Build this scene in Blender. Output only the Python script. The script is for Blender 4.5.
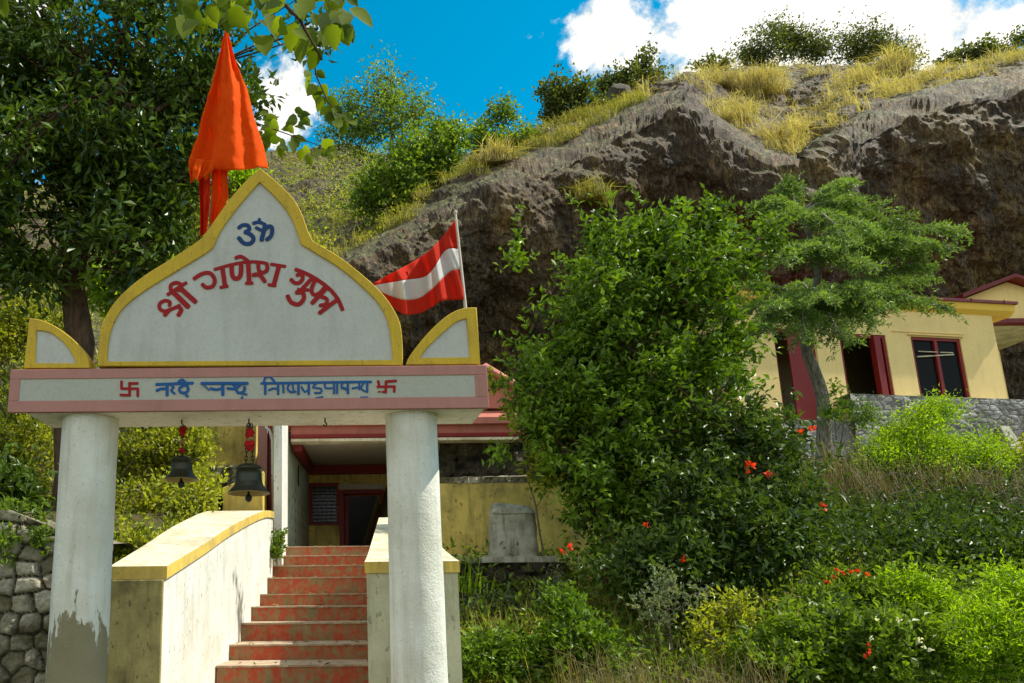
import bpy, math, random
import numpy as np
from mathutils import Matrix, Vector, Euler
D = bpy.data
for o in list(D.objects): D.objects.remove(o)
scene = bpy.context.scene
COL = scene.collection
R = math.radians
# ------------------------------------------------------------------ camera
FPX, PX0, PY0, PITCH, ROLL = 800.0, 330.0, 425.0, 12.3, -0.55
cd = D.cameras.new('camera'); cam = D.objects.new('camera', cd); COL.objects.link(cam)
CR = Matrix.Rotation(R(90 + PITCH), 3, 'X') @ Matrix.Rotation(R(ROLL), 3, 'Z')
CL = Vector((0, 0, 1.6))
cam.matrix_world = Matrix.Translation(CL) @ CR.to_4x4()
cd.sensor_width = 36; cd.lens = FPX / 1024 * 36
cd.shift_x = (512 - PX0) / 1024; cd.shift_y = (PY0 - 341.5) / 1024
cd.clip_start = 0.05; cd.clip_end = 3000
scene.camera = cam
# ------------------------------------------------------------------ light
SUN_DIR = Vector((0.61, 0.015, 0.787)).normalized()      # towards the sun
el = math.asin(SUN_DIR.z); az = math.atan2(SUN_DIR.x, SUN_DIR.y)
sl = D.lights.new('sun', 'SUN'); sl.energy = 5.0; sl.angle = R(0.5); sl.color = (1.0, 0.93, 0.80)
so = D.objects.new('sun', sl); COL.objects.link(so); so.location = (20, -10, 40)
so.rotation_euler = SUN_DIR.to_track_quat('Z', 'Y').to_euler()
scene.view_settings.view_transform = 'Standard'; scene.view_settings.look = 'None'
scene.view_settings.gamma = 1; scene.view_settings.use_curve_mapping = False
scene.view_settings.exposure = 0.42
EXPO = scene.view_settings.exposure
def ray(px, py):
    return (CR @ Vector(((px - PX0) / FPX, -(py - PY0) / FPX, -1))).normalized()
W = D.worlds.new('World'); scene.world = W; W.use_nodes = True
wn = W.node_tree; wn.nodes.clear()
def N(t, typ, **kw):
    n = t.nodes.new(typ)
    for k, v in kw.items():
        if k.startswith('i_'): n.inputs[k[2:].replace('_', ' ')].default_value = v
        else: setattr(n, k, v)
    return n
out = N(wn, 'ShaderNodeOutputWorld'); bg = N(wn, 'ShaderNodeBackground'); bg.inputs[1].default_value = 0.058
sky = N(wn, 'ShaderNodeTexSky', sky_type='NISHITA', sun_disc=False)
sky.sun_elevation = el; sky.sun_rotation = az; sky.air_density = 1.0; sky.dust_density = 0.3; sky.ozone_density = 1.6; sky.altitude = 1500
hs = N(wn, 'ShaderNodeHueSaturation'); hs.inputs['Saturation'].default_value = 1.6; hs.inputs['Hue'].default_value = 0.468; hs.inputs['Value'].default_value = 2.7
wn.links.new(sky.outputs[0], hs.inputs['Color'])
tc = N(wn, 'ShaderNodeTexCoord')
# clouds: a few banks in fixed compass directions, some unseen, broken up by noise
def mth(t, op, a, b=None, c=None):
    n = N(t, 'ShaderNodeMath', operation=op)
    for i, v in enumerate((a, b, c)):
        if v is None: continue
        if isinstance(v, (int, float)): n.inputs[i].default_value = v
        else: t.links.new(v, n.inputs[i])
    return n.outputs[0]
acc = None
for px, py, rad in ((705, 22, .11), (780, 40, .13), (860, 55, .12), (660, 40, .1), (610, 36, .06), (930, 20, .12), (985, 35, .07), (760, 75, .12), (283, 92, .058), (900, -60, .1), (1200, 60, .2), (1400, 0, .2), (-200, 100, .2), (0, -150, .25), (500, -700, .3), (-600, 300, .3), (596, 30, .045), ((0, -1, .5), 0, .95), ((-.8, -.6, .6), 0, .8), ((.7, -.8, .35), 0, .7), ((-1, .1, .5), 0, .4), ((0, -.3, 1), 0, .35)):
    d = Vector(px).normalized() if isinstance(px, tuple) else ray(px, py)  # tuple directions: unseen clouds added behind, left and overhead to neutralise blue fill
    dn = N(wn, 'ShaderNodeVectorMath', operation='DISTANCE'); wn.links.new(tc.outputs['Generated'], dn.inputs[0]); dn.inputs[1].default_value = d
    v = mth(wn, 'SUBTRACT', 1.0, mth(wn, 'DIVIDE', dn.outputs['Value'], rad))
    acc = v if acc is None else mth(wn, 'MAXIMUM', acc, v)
nz = N(wn, 'ShaderNodeTexNoise'); nz.inputs['Scale'].default_value = 11; nz.inputs['Detail'].default_value = 9; nz.inputs['Roughness'].default_value = .62
wn.links.new(tc.outputs['Generated'], nz.inputs['Vector'])
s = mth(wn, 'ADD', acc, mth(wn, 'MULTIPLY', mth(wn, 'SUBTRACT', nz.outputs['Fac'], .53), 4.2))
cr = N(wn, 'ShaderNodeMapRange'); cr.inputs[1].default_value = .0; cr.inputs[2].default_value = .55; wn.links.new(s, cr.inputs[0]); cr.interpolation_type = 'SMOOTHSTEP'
nz2 = N(wn, 'ShaderNodeTexNoise'); nz2.inputs['Scale'].default_value = 22; nz2.inputs['Detail'].default_value = 6
wn.links.new(tc.outputs['Generated'], nz2.inputs['Vector'])
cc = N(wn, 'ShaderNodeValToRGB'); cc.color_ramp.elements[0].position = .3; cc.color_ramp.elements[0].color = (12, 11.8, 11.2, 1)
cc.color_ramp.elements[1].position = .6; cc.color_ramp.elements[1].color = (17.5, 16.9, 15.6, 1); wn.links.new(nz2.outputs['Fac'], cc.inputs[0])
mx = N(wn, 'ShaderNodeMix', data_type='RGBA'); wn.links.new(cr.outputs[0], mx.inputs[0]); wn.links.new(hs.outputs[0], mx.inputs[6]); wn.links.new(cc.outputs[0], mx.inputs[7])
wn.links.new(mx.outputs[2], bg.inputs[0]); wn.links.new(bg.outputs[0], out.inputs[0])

# ------------------------------------------------------------------ helpers
CRn = np.array(CR)
def P(px, py, Y):
    d = CRn @ np.array(((px - PX0) / FPX, -(py - PY0) / FPX, -1.0)); return np.array((0, 0, 1.6)) + d * (Y / d[1])
def Pn(px, py, Y):
    px, py, Y = np.broadcast_arrays(np.asarray(px, float), np.asarray(py, float), np.asarray(Y, float))
    d = np.stack([(px - PX0) / FPX, -(py - PY0) / FPX, -np.ones_like(px)], -1) @ CRn.T
    return d * (Y / d[..., 1])[..., None] + np.array((0, 0, 1.6))
def hash3(i, j, k, s):
    n = (i * 374761393 + j * 668265263 + k * 2147483647 + s * 1274126177) & 0xffffffff
    n = ((n ^ (n >> 13)) * 1274126177) & 0xffffffff
    n = n ^ (n >> 16)
    return (n & 0xffffff) / float(0xffffff)
def vnoise(p, s=0):
    p = np.asarray(p, float); f = np.floor(p); q = p - f; f = f.astype(np.int64); q = q * q * (3 - 2 * q)
    r = 0
    for a in (0, 1):
        for b in (0, 1):
            for c in (0, 1):
                w = (q[..., 0] if a else 1 - q[..., 0]) * (q[..., 1] if b else 1 - q[..., 1]) * (q[..., 2] if c else 1 - q[..., 2])
                r = r + w * hash3(f[..., 0] + a, f[..., 1] + b, f[..., 2] + c, s)
    return r * 2 - 1
def fbm(p, s=0, oc=4, rough=.5, ridge=False):
    r = 0; a = 1; p = np.asarray(p, float); t = 0
    for o in range(oc):
        v = vnoise(p, s + o * 17)
        if ridge: v = 1 - 2 * np.abs(v)
        r = r + a * v; t += a; a *= rough; p = p * 2.03 + 11.3
    return r / t
def mesh_np(name, V, F, mats, parent=None, smooth=False, rnd=None, mi=None, tris=True):
    """V (n,3); F (m,k) int array"""
    V = np.asarray(V, np.float32); F = np.asarray(F, np.int32); k = F.shape[1]
    me = D.meshes.new(name); me.vertices.add(len(V)); me.vertices.foreach_set('co', V.ravel())
    me.loops.add(F.size); me.loops.foreach_set('vertex_index', F.ravel())
    me.polygons.add(len(F)); me.polygons.foreach_set('loop_start', np.arange(0, F.size, k, dtype=np.int32))
    if mi is not None: me.polygons.foreach_set('material_index', np.asarray(mi, np.int32))
    me.polygons.foreach_set('use_smooth', np.full(len(F), smooth))
    if not isinstance(mats, (list, tuple)): mats = [mats]
    for m in mats: me.materials.append(m)
    if rnd is not None:
        a = me.attributes.new('rnd', 'FLOAT', 'FACE'); a.data.foreach_set('value', np.asarray(rnd, np.float32))
    me.update(calc_edges=True)
    o = D.objects.new(name, me); COL.objects.link(o)
    if parent is not None: o.parent = parent; o.matrix_parent_inverse = Matrix.Translation(-parent.location)
    return o
def thing(name, label, cat, loc=(0, 0, 0), group=None):
    o = D.objects.new(name, None); COL.objects.link(o); o.location = Vector([float(v) for v in loc]); o.empty_display_size = .2
    return tag(o, label, cat, group)
def tag(o, label=None, cat=None, group=None, kind=None):
    if label: o['label'] = label
    if cat: o['category'] = cat
    if group: o['group'] = group
    if kind: o['kind'] = kind
    return o
class MB:
    """collects polygons (any size) with material index"""
    def __init__(s): s.v = []; s.f = []; s.m = []; s.sm = []
    def add(s, vs, fs, m=0, smooth=False):
        b = len(s.v); s.v += [tuple(float(c) for c in v) for v in vs]
        for f in fs: s.f.append([b + i for i in f]); s.m.append(m); s.sm.append(smooth)
    def box(s, x0, x1, y0, y1, z0, z1, m=0, bev=0.0):
        s.hexa([(x0, y0, z0), (x1, y0, z0), (x1, y1, z0), (x0, y1, z0), (x0, y0, z1), (x1, y0, z1), (x1, y1, z1), (x0, y1, z1)], m)
    def hexa(s, c, m=0):
        s.add(c, [(0, 3, 2, 1), (4, 5, 6, 7), (0, 1, 5, 4), (1, 2, 6, 5), (2, 3, 7, 6), (3, 0, 4, 7)], m)
    def tube(s, pts, rad, n=8, m=0, caps=True, smooth=True):
        pts = [np.array(p, float) for p in pts]
        if np.isscalar(rad): rad = [rad] * len(pts)
        vs = []; fs = []
        for i, p in enumerate(pts):
            d = pts[min(i + 1, len(pts) - 1)] - pts[max(i - 1, 0)]; d /= np.linalg.norm(d) + 1e-9
            a = np.cross(d, (0.13, 0.97, 0.2)); 
            if np.linalg.norm(a) < .1: a = np.cross(d, (1, 0, 0))
            a /= np.linalg.norm(a); b = np.cross(d, a)
            for k in range(n):
                t = 2 * math.pi * k / n; vs.append(p + rad[i] * (a * math.cos(t) + b * math.sin(t)))
        for i in range(len(pts) - 1):
            for k in range(n):
                k2 = (k + 1) % n; fs.append((i * n + k, i * n + k2, (i + 1) * n + k2, (i + 1) * n + k))
        s.add(vs, fs, m, smooth)
        if caps:
            s.add(vs[:n], [tuple(range(n))[::-1]], m); s.add(vs[-n:], [tuple(range(n))], m)
    def lathe(s, prof, c, n=28, m=0, axis='z', close=False):
        vs = []; fs = []
        for r, z in prof:
            for k in range(n):
                t = 2 * math.pi * k / n; vs.append((c[0] + r * math.cos(t), c[1] + r * math.sin(t), c[2] + z))
        for i in range(len(prof) - 1):
            for k in range(n):
                k2 = (k + 1) % n; fs.append((i * n + k, i * n + k2, (i + 1) * n + k2, (i + 1) * n + k))
        s.add(vs, fs, m, True)
    def build(s, name, mats, parent=None, bevel=0.0):
        me = D.meshes.new(name); me.from_pydata(s.v, [], s.f)
        if not isinstance(mats, (list, tuple)): mats = [mats]
        for m in mats: me.materials.append(m)
        me.polygons.foreach_set('material_index', s.m); me.polygons.foreach_set('use_smooth', s.sm); me.update()
        o = D.objects.new(name, me); COL.objects.link(o)
        if parent is not None: o.parent = parent; o.matrix_parent_inverse = Matrix.Translation(-parent.location)
        if bevel:
            b = o.modifiers.new('bevel', 'BEVEL'); b.width = bevel; b.segments = 2; b.limit_method = 'ANGLE'
        return o

# ------------------------------------------------------------------ materials
MATS = {}
def mat(name):
    m = D.materials.new(name); m.use_nodes = True; t = m.node_tree; t.nodes.clear()
    o = N(t, 'ShaderNodeOutputMaterial'); MATS[name] = m
    return m, t, o
def noise(t, vec, scale, detail=4, rough=.55, dist=0.0):
    n = N(t, 'ShaderNodeTexNoise'); n.inputs['Scale'].default_value = scale; n.inputs['Detail'].default_value = detail
    n.inputs['Roughness'].default_value = rough; n.inputs['Distortion'].default_value = dist
    if vec is not None: t.links.new(vec, n.inputs['Vector'])
    return n.outputs['Fac']
def ramp(t, fac, stops):
    r = N(t, 'ShaderNodeValToRGB'); e = r.color_ramp.elements
    while len(e) < len(stops): e.new(.5)
    for i, (p, c) in enumerate(stops): e[i].position = p; e[i].color = tuple(c) + (1,) if len(c) == 3 else c
    t.links.new(fac, r.inputs[0]); return r.outputs[0]
def mapping(t, vec, scale=(1, 1, 1), rot=(0, 0, 0)):
    n = N(t, 'ShaderNodeMapping'); n.inputs['Scale'].default_value = scale; n.inputs['Rotation'].default_value = rot
    t.links.new(vec, n.inputs['Vector']); return n.outputs[0]
def mixc(t, fac, a, b, blend='MIX'):
    n = N(t, 'ShaderNodeMix', data_type='RGBA', blend_type=blend)
    for i, v in ((0, fac), (6, a), (7, b)):
        if isinstance(v, (int, float)): n.inputs[i].default_value = v
        elif isinstance(v, tuple): n.inputs[i].default_value = v + (1,) if len(v) == 3 else v
        else: t.links.new(v, n.inputs[i])
    return n.outputs[2]
def bsdf(t, o, col, rough=.8, bump=None, bstr=.4, bdist=.01, spec=.3, metal=0):
    b = N(t, 'ShaderNodeBsdfPrincipled'); b.inputs['Specular IOR Level'].default_value = spec; b.inputs['Metallic'].default_value = metal
    if isinstance(col, tuple): b.inputs['Base Color'].default_value = col + (1,)
    else: t.links.new(col, b.inputs['Base Color'])
    if isinstance(rough, (int, float)): b.inputs['Roughness'].default_value = rough
    else: t.links.new(rough, b.inputs['Roughness'])
    if bump is not None:
        bn = N(t, 'ShaderNodeBump'); bn.inputs['Strength'].default_value = bstr; bn.inputs['Distance'].default_value = bdist
        t.links.new(bump, bn.inputs['Height']); t.links.new(bn.outputs[0], b.inputs['Normal'])
    t.links.new(b.outputs[0], o.inputs[0]); return b
def objco(t): return N(t, 'ShaderNodeTexCoord').outputs['Object']
def paint(name, c, dirt=(.25, .2, .12), amt=.35, scale=1.0, rough=.75, bstr=.35, streak=True, spots=.0, patch=None):
    """painted masonry: base colour, blotches, vertical stain streaks, grain"""
    m, t, o = mat(name); v = objco(t)
    n1 = noise(t, v, 2.2 * scale, 6, .62); n2 = noise(t, mapping(t, v, (7 * scale, 7 * scale, .9 * scale)), 1.6, 5, .6)
    k = ramp(t, n1, [(.42, (0, 0, 0)), (.72, (1, 1, 1))]); k2 = ramp(t, n2, [(.5, (0, 0, 0)), (.75, (1, 1, 1))])
    col = mixc(t, mth(t, 'MULTIPLY', k, amt), c, dirt)
    if streak: col = mixc(t, mth(t, 'MULTIPLY', k2, amt * .8), col, tuple(x * .7 for x in dirt))
    g = noise(t, v, 60 * scale, 3, .7)
    col = mixc(t, mth(t, 'MULTIPLY', ramp(t, g, [(.35, (1, 1, 1)), (.5, (0, 0, 0))]), .25), col, tuple(x * .55 for x in c))
    if spots:
        sp = noise(t, mapping(t, v, (1, 1, .6)), 26 * scale, 2, .5)
        col = mixc(t, mth(t, 'MULTIPLY', ramp(t, sp, [(.66, (0, 0, 0)), (.70, (1, 1, 1))]), spots), col, (.05, .045, .03))
    if patch:
        pn = noise(t, v, patch[0], 5, .6)
        col = mixc(t, ramp(t, pn, [(patch[1], (0, 0, 0)), (patch[1] + .03, (1, 1, 1))]), col, patch[2])
    bsdf(t, o, col, rough, mth(t, 'ADD', g, mth(t, 'MULTIPLY', noise(t, v, 9 * scale, 4), 1.5)), bstr, .006)
    return m
def leafmat(name, lo, hi, trans=.45, rough=.45, old=None):
    m, t, o = mat(name)
    a = N(t, 'ShaderNodeAttribute', attribute_name='rnd')
    st = [(0, lo), (.75, hi)]
    st = st + [(.97, hi), (.985, old)] if old else st
    c = ramp(t, a.outputs['Fac'], st)
    b = N(t, 'ShaderNodeBsdfPrincipled'); t.links.new(c, b.inputs['Base Color']); b.inputs['Roughness'].default_value = rough; b.inputs['Specular IOR Level'].default_value = .35
    tr = N(t, 'ShaderNodeBsdfTranslucent'); t.links.new(mixc(t, 1.0, c, (1.75, 1.7, .55), 'MULTIPLY'), tr.inputs[0])
    mx = N(t, 'ShaderNodeMixShader'); mx.inputs[0].default_value = trans
    t.links.new(b.outputs[0], mx.inputs[1]); t.links.new(tr.outputs[0], mx.inputs[2]); t.links.new(mx.outputs[0], o.inputs[0])
    return m
def simple(name, c, rough=.6, metal=0, spec=.4, bs=.2, sc=30):
    m, t, o = mat(name); v = objco(t); n = noise(t, v, sc, 4)
    bsdf(t, o, mixc(t, mth(t, 'MULTIPLY', n, .5), c, tuple(x * .6 for x in c)), rough, n, bs, .004, spec, metal); return m

M_white = paint('white_plaster', (.76, .76, .70), (.34, .31, .18), .42, 1, bstr=.5, spots=.5)
M_panel = paint('grey_white_panel', (.54, .55, .51), (.30, .30, .24), .32, 1, bstr=.3)
M_strip = paint('grey_green_strip', (.44, .45, .38), (.33, .34, .28), .15, 1, bstr=.25, streak=False)
M_pink = paint('dusty_pink_paint', (.46, .22, .185), (.30, .15, .12), .3, 1.5, bstr=.3)
M_yel = paint('mustard_paint', (.66, .44, .035), (.32, .22, .05), .45, 1.8, bstr=.45, spots=.35)
M_ywall = paint('ochre_wall_paint', (.74, .56, .14), (.20, .17, .06), .9, 1.0, bstr=.7, spots=.6)
M_house = paint('cream_yellow_house_paint', (.88, .66, .27), (.62, .46, .18), .25, .5, bstr=.2)
M_eave = paint('golden_eave_paint', (.9, .58, .09), (.6, .4, .1), .2, .5, bstr=.2)
M_red = paint('oxide_red_paint', (.22, .012, .008), (.2, .03, .02), .3, 1, rough=.5, bstr=.15)
M_roofpink = paint('faded_red_roof_paint', (.50, .17, .12), (.32, .12, .09), .5, 1, rough=.6)
M_maroon = paint('maroon_roof_paint', (.17, .018, .02), (.10, .02, .02), .4, 1, rough=.5)
M_capyel = paint('yellow_cap_paint', (.74, .52, .10), (.30, .25, .12), .75, 1.5, bstr=.5, spots=.3)
M_captop = paint('worn_pale_cap', (.75, .68, .48), (.34, .27, .14), .8, 1.5, bstr=.5, spots=.4)
M_dirtwall = paint('stained_pedestal_plaster', (.46, .39, .15), (.09, .075, .03), 1.0, 1.2, bstr=.7, spots=.6)
M_palewall = paint('pale_green_grey_plaster', (.58, .56, .38), (.22, .20, .10), .7, 1, bstr=.5, spots=.4)
M_ceil = paint('soffit_board', (.50, .45, .36), (.3, .25, .18), .3, .6)
M_concrete = paint('weathered_concrete', (.44, .43, .34), (.10, .10, .05), 1.0, 1.8, bstr=.9)
M_lred = paint('red_letter_paint', (.34, .012, .012), (.2, .01, .01), .3, 2, bstr=.1, streak=False)
M_lblue = paint('blue_letter_paint', (.012, .05, .17), (.02, .05, .1), .3, 2, bstr=.1, streak=False)
M_lblue2 = paint('bright_blue_letter_paint', (.015, .10, .30), (.02, .08, .2), .3, 2, bstr=.1, streak=False)
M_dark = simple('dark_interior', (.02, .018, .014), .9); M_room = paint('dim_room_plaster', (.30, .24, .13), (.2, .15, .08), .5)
M_bark = None
M_iron = simple('dark_iron', (.05, .045, .04), .6, .6)
M_brass = simple('tarnished_bell_bronze', (.05, .052, .035), .42, .75, .5, .35, 18)
M_brassin = simple('bell_rim_bronze', (.34, .28, .10), .6, .3, .5, .3, 20)
M_ragred = simple('red_rag', (.45, .02, .02), .9, 0, .1, .6, 60)
M_ragtan = simple('tan_rag', (.35, .22, .09), .9, 0, .1, .6, 60)
# column with bare cement patch
def colmat(name, zc, cx):
    m, t, o = mat(name); v = objco(t)
    sx = N(t, 'ShaderNodeSeparateXYZ'); t.links.new(v, sx.inputs[0])
    n1 = noise(t, v, 2.5, 6, .6); g = noise(t, v, 70, 3, .7)
    col = mixc(t, mth(t, 'MULTIPLY', ramp(t, n1, [(.4, (0, 0, 0)), (.72, (1, 1, 1))]), .5), (.74, .74, .66), (.36, .34, .22))
    sp = noise(t, mapping(t, v, (1, 1, .7)), 55, 3, .6)
    col = mixc(t, mth(t, 'MULTIPLY', ramp(t, sp, [(.62, (0, 0, 0)), (.70, (1, 1, 1))]), .5), col, (.3, .28, .18))
    col = mixc(t, mth(t, 'MULTIPLY', ramp(t, noise(t, mapping(t, v, (10, 10, .8)), 1.5, 5, .65), [(.5, (0, 0, 0)), (.7, (1, 1, 1))]), .35), col, (.30, .28, .17))
    st = noise(t, mapping(t, v, (9, 9, 1.3)), 1.5, 5, .6)
    h = mth(t, 'ADD', mth(t, 'SUBTRACT', zc, sx.outputs['Z']), mth(t, 'MULTIPLY', mth(t, 'SUBTRACT', noise(t, mapping(t, v, (4, 4, 1)), 2.2, 5, .65), .5), 1.3))
    h = mth(t, 'SUBTRACT', h, mth(t, 'MULTIPLY', mth(t, 'ABSOLUTE', mth(t, 'SUBTRACT', sx.outputs['X'], cx)), 1.2))
    k = ramp(t, h, [(.0, (0, 0, 0)), (.03, (1, 1, 1))])
    cem = mixc(t, n1, (.12, .10, .05), (.34, .31, .19))
    col = mixc(t, k, col, cem)
    bsdf(t, o, col, .85, mth(t, 'ADD', g, mth(t, 'ADD', mth(t, 'MULTIPLY', noise(t, v, 12, 4), 1.6), mth(t, 'MULTIPLY', k, -1.2))), .6, .008, .25)
    return m
# stair: worn red paint over concrete
def stairmat():
    m, t, o = mat('worn_red_stair_paint'); v = objco(t)
    n1 = noise(t, v, 5, 7, .7); n2 = noise(t, mapping(t, v, (6, 6, 1.2)), 3, 5, .65)
    red = mixc(t, noise(t, v, 18, 4), (.36, .04, .02), (.46, .12, .06))
    conc = mixc(t, noise(t, v, 9, 5), (.14, .11, .05), (.34, .27, .14))
    k = ramp(t, mth(t, 'ADD', mth(t, 'MULTIPLY', n1, .35), mth(t, 'ADD', mth(t, 'MULTIPLY', n2, .3), mth(t, 'MULTIPLY', noise(t, v, 22, 6, .75), .35))), [(.465, (0, 0, 0)), (.55, (1, 1, 1))])
    col = mixc(t, k, red, conc)
    bsdf(t, o, col, .85, n1, .6, .01, .2); return m
M_stair = stairmat()
M_tread = paint('pale_worn_tread', (.50, .40, .28), (.24, .12, .07), .7, 3, bstr=.5)
def rockmat(name, base, hi, green=None, scale=1.0):
    m, t, o = mat(name); v = objco(t); g = N(t, 'ShaderNodeNewGeometry')
    n1 = noise(t, v, .5 * scale, 6, .65); n2 = noise(t, v, 6 * scale, 8, .7)
    st = noise(t, mapping(t, v, (1.2, 1.2, .35), (0, R(28), 0)), 1.8 * scale, 9, .75, .5)
    st2 = noise(t, mapping(t, v, (2.2, 2.2, .55), (0, R(24), 0)), 2.6 * scale, 8, .8, .8)
    col = ramp(t, st, [(.3, base[0]), (.5, base[1]), (.7, base[2])])
    col = mixc(t, ramp(t, n1, [(.44, (0, 0, 0)), (.60, (1, 1, 1))]), col, mixc(t, st2, base[3], base[4]))
    col = mixc(t, mth(t, 'MULTIPLY', ramp(t, st2, [(.3, (1, 1, 1)), (.46, (0, 0, 0))]), .75), col, base[0])
    sx = N(t, 'ShaderNodeSeparateXYZ'); t.links.new(g.outputs['True Normal'], sx.inputs[0])
    if green:
        k = mth(t, 'ADD', sx.outputs['Z'], mth(t, 'MULTIPLY', mth(t, 'SUBTRACT', noise(t, v, .9, 6, .7), .5), 1.6))
        k = ramp(t, k, [(.54, (0, 0, 0)), (.66, (1, 1, 1))])
        gc = ramp(t, noise(t, v, 3.5, 7, .7), [(.35, green[0]), (.5, green[1]), (.65, green[2])])
        col = mixc(t, k, col, gc)
    fb = noise(t, mapping(t, v, (4, 4, .9), (0, R(30), 0)), 2.6 * scale, 7, .85, .6)
    col = mixc(t, mth(t, 'MULTIPLY', ramp(t, fb, [(.42, (1, 1, 1)), (.49, (0, 0, 0))]), .75), col, base[0])
    col = mixc(t, mth(t, 'MULTIPLY', ramp(t, fb, [(.54, (0, 0, 0)), (.60, (1, 1, 1))]), .6), col, base[2])
    for q_, w_ in ((st, .035), (st2, .04)):
        ck = ramp(t, mth(t, 'ABSOLUTE', mth(t, 'SUBTRACT', q_, .5)), [(0, (1, 1, 1)), (w_, (0, 0, 0))]); col = mixc(t, mth(t, 'MULTIPLY', ck, .85), col, (.012, .008, .005))
    hb = mth(t, 'ADD', mth(t, 'MULTIPLY', fb, .5), mth(t, 'ADD', mth(t, 'MULTIPLY', st, 1.3), mth(t, 'ADD', mth(t, 'MULTIPLY', st2, .8), mth(t, 'MULTIPLY', n2, .5))))
    bsdf(t, o, col, .72, hb, 1.0, .16 / scale, .35); return m
M_cliff = rockmat('cliff_rock_and_turf', [(.022, .014, .008), (.17, .100, .042), (.36, .265, .165), (.24, .135, .028), (.46, .31, .11)], None,
                  [(.07, .06, .025), (.20, .20, .045), (.44, .41, .15)])
M_rock = rockmat('dark_bank_rock', [(.03, .025, .015), (.09, .075, .045), (.18, .16, .11), (.12, .10, .04), (.2, .17, .1)], None, None, 2.5)
def stonewallmat(name, lo, hi, mort):
    m, t, o = mat(name); v = objco(t); a = N(t, 'ShaderNodeAttribute', attribute_name='cell')
    e = N(t, 'ShaderNodeAttribute', attribute_name='edge')
    n = noise(t, v, 14, 6, .7)
    c = mixc(t, a.outputs['Fac'], lo, hi); c = mixc(t, mth(t, 'MULTIPLY', ramp(t, n, [(.4, (0, 0, 0)), (.65, (1, 1, 1))]), .6), c, tuple(x * .35 for x in hi))
    c = mixc(t, ramp(t, e.outputs['Fac'], [(.03, (1, 1, 1)), (.14, (0, 0, 0))]), c, mort)
    c = mixc(t, ramp(t, noise(t, v, 1.7, 7, .7), [(.40, (0, 0, 0)), (.56, (1, 1, 1))]), c, mixc(t, n, tuple(x * .25 for x in lo), tuple(x * 1.1 for x in lo)))
    bsdf(t, o, c, .85, n, 1.0, .03, .25); return m
M_rubble = stonewallmat('field_stone', (.17, .15, .08), (.60, .55, .42), (.10, .085, .045))
M_mason = stonewallmat('grey_masonry_stone', (.28, .27, .25), (.66, .64, .60), (.08, .075, .06))
def barkmat(name, lo, hi, sc=1):
    m, t, o = mat(name); v = objco(t); n = noise(t, mapping(t, v, (5, 5, 1.2)), 3 * sc, 7, .7)
    bsdf(t, o, ramp(t, n, [(.35, lo), (.65, hi)]), .9, n, .9, .04, .2); return m
M_bark = barkmat('brown_bark', (.03, .018, .01), (.13, .08, .045))
M_barkg = barkmat('grey_bark', (.09, .08, .06), (.40, .37, .30), 2)
M_twig = barkmat('dry_twig', (.09, .07, .045), (.30, .25, .17), 3)
def groundmat():
    m, t, o = mat('soil_and_weeds'); v = objco(t)
    n = noise(t, v, 1.1, 8, .7); n2 = noise(t, v, 12, 6, .7)
    c = mixc(t, ramp(t, n, [(.4, (0, 0, 0)), (.6, (1, 1, 1))]), mixc(t, n2, (.04, .03, .015), (.16, .12, .06)), mixc(t, n2, (.02, .035, .008), (.07, .10, .02)))
    bsdf(t, o, c, .95, n2, 1, .05, .1); return m
M_ground = groundmat()
L_tree = leafmat('dark_tree_leaf', (.006, .02, .003), (.10, .17, .014), .2, .38)
L_shrub = leafmat('glossy_shrub_leaf', (.008, .028, .002), (.17, .29, .014), .24, .42)
L_flow = leafmat('flower_shrub_leaf', (.008, .022, .004), (.09, .15, .02), .25, .42)
L_ced = leafmat('cedar_needle', (.02, .06, .012), (.22, .34, .07), .3, .5)
L_bri = leafmat('bright_bush_leaf', (.06, .14, .004), (.30, .44, .015), .5, .45)
L_yel = leafmat('yellow_green_leaf', (.03, .055, .005), (.40, .43, .035), .4, .45, (.5, .4, .06))
L_mid = leafmat('ridge_bush_leaf', (.03, .07, .008), (.20, .30, .03), .4, .45)
L_rdk = leafmat('dark_ridge_leaf', (.02, .035, .008), (.14, .17, .035), .35, .5)
L_big = leafmat('big_near_leaf', (.05, .09, .004), (.16, .22, .008), .6, .75)
L_grs = leafmat('dry_grass_blade', (.20, .16, .06), (.62, .54, .26), .3, .7)
L_grg = leafmat('green_grass_blade', (.10, .12, .02), (.42, .38, .10), .3, .7)
L_hay = leafmat('hanging_dead_grass', (.05, .036, .014), (.26, .21, .09), .2, .8)
L_weed = leafmat('weed_leaf', (.02, .05, .006), (.17, .26, .02), .4, .42)
L_grey = leafmat('pale_leaf', (.06, .09, .04), (.26, .30, .18), .3, .5)
L_red = leafmat('red_petal', (.45, .02, .008), (.75, .06, .02), .35, .5)
L_wht = leafmat('white_petal', (.6, .6, .6), (.8, .8, .8), .3, .5)

# ------------------------------------------------------------------ plant builders
def leaves(C, Dr, Nm, L, Wd, rng, fold=.25):
    """diamond leaf, 2 tris each. C base points, Dr direction, Nm normal"""
    n = len(C)
    Dr = Dr / (np.linalg.norm(Dr, axis=1, keepdims=True) + 1e-9)
    S = np.cross(Dr, Nm); S /= np.linalg.norm(S, axis=1, keepdims=True) + 1e-9
    U = np.cross(S, Dr)
    L = (L * (.6 + .7 * rng.random(n)))[:, None]; w = Wd / np.mean(L) * L if False else (Wd * (.7 + .6 * rng.random(n)))[:, None]
    V = np.stack([C, C + Dr * L * .45 + S * w * .5 + U * w * fold, C + Dr * L - U * L * .12, C + Dr * L * .45 - S * w * .5 + U * w * fold], 1).reshape(-1, 3)
    i = np.arange(n)[:, None] * 4
    F = np.concatenate([i + np.array([[0, 1, 2]]), i + np.array([[0, 2, 3]])], 1).reshape(-1, 3)
    return V, F
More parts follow.
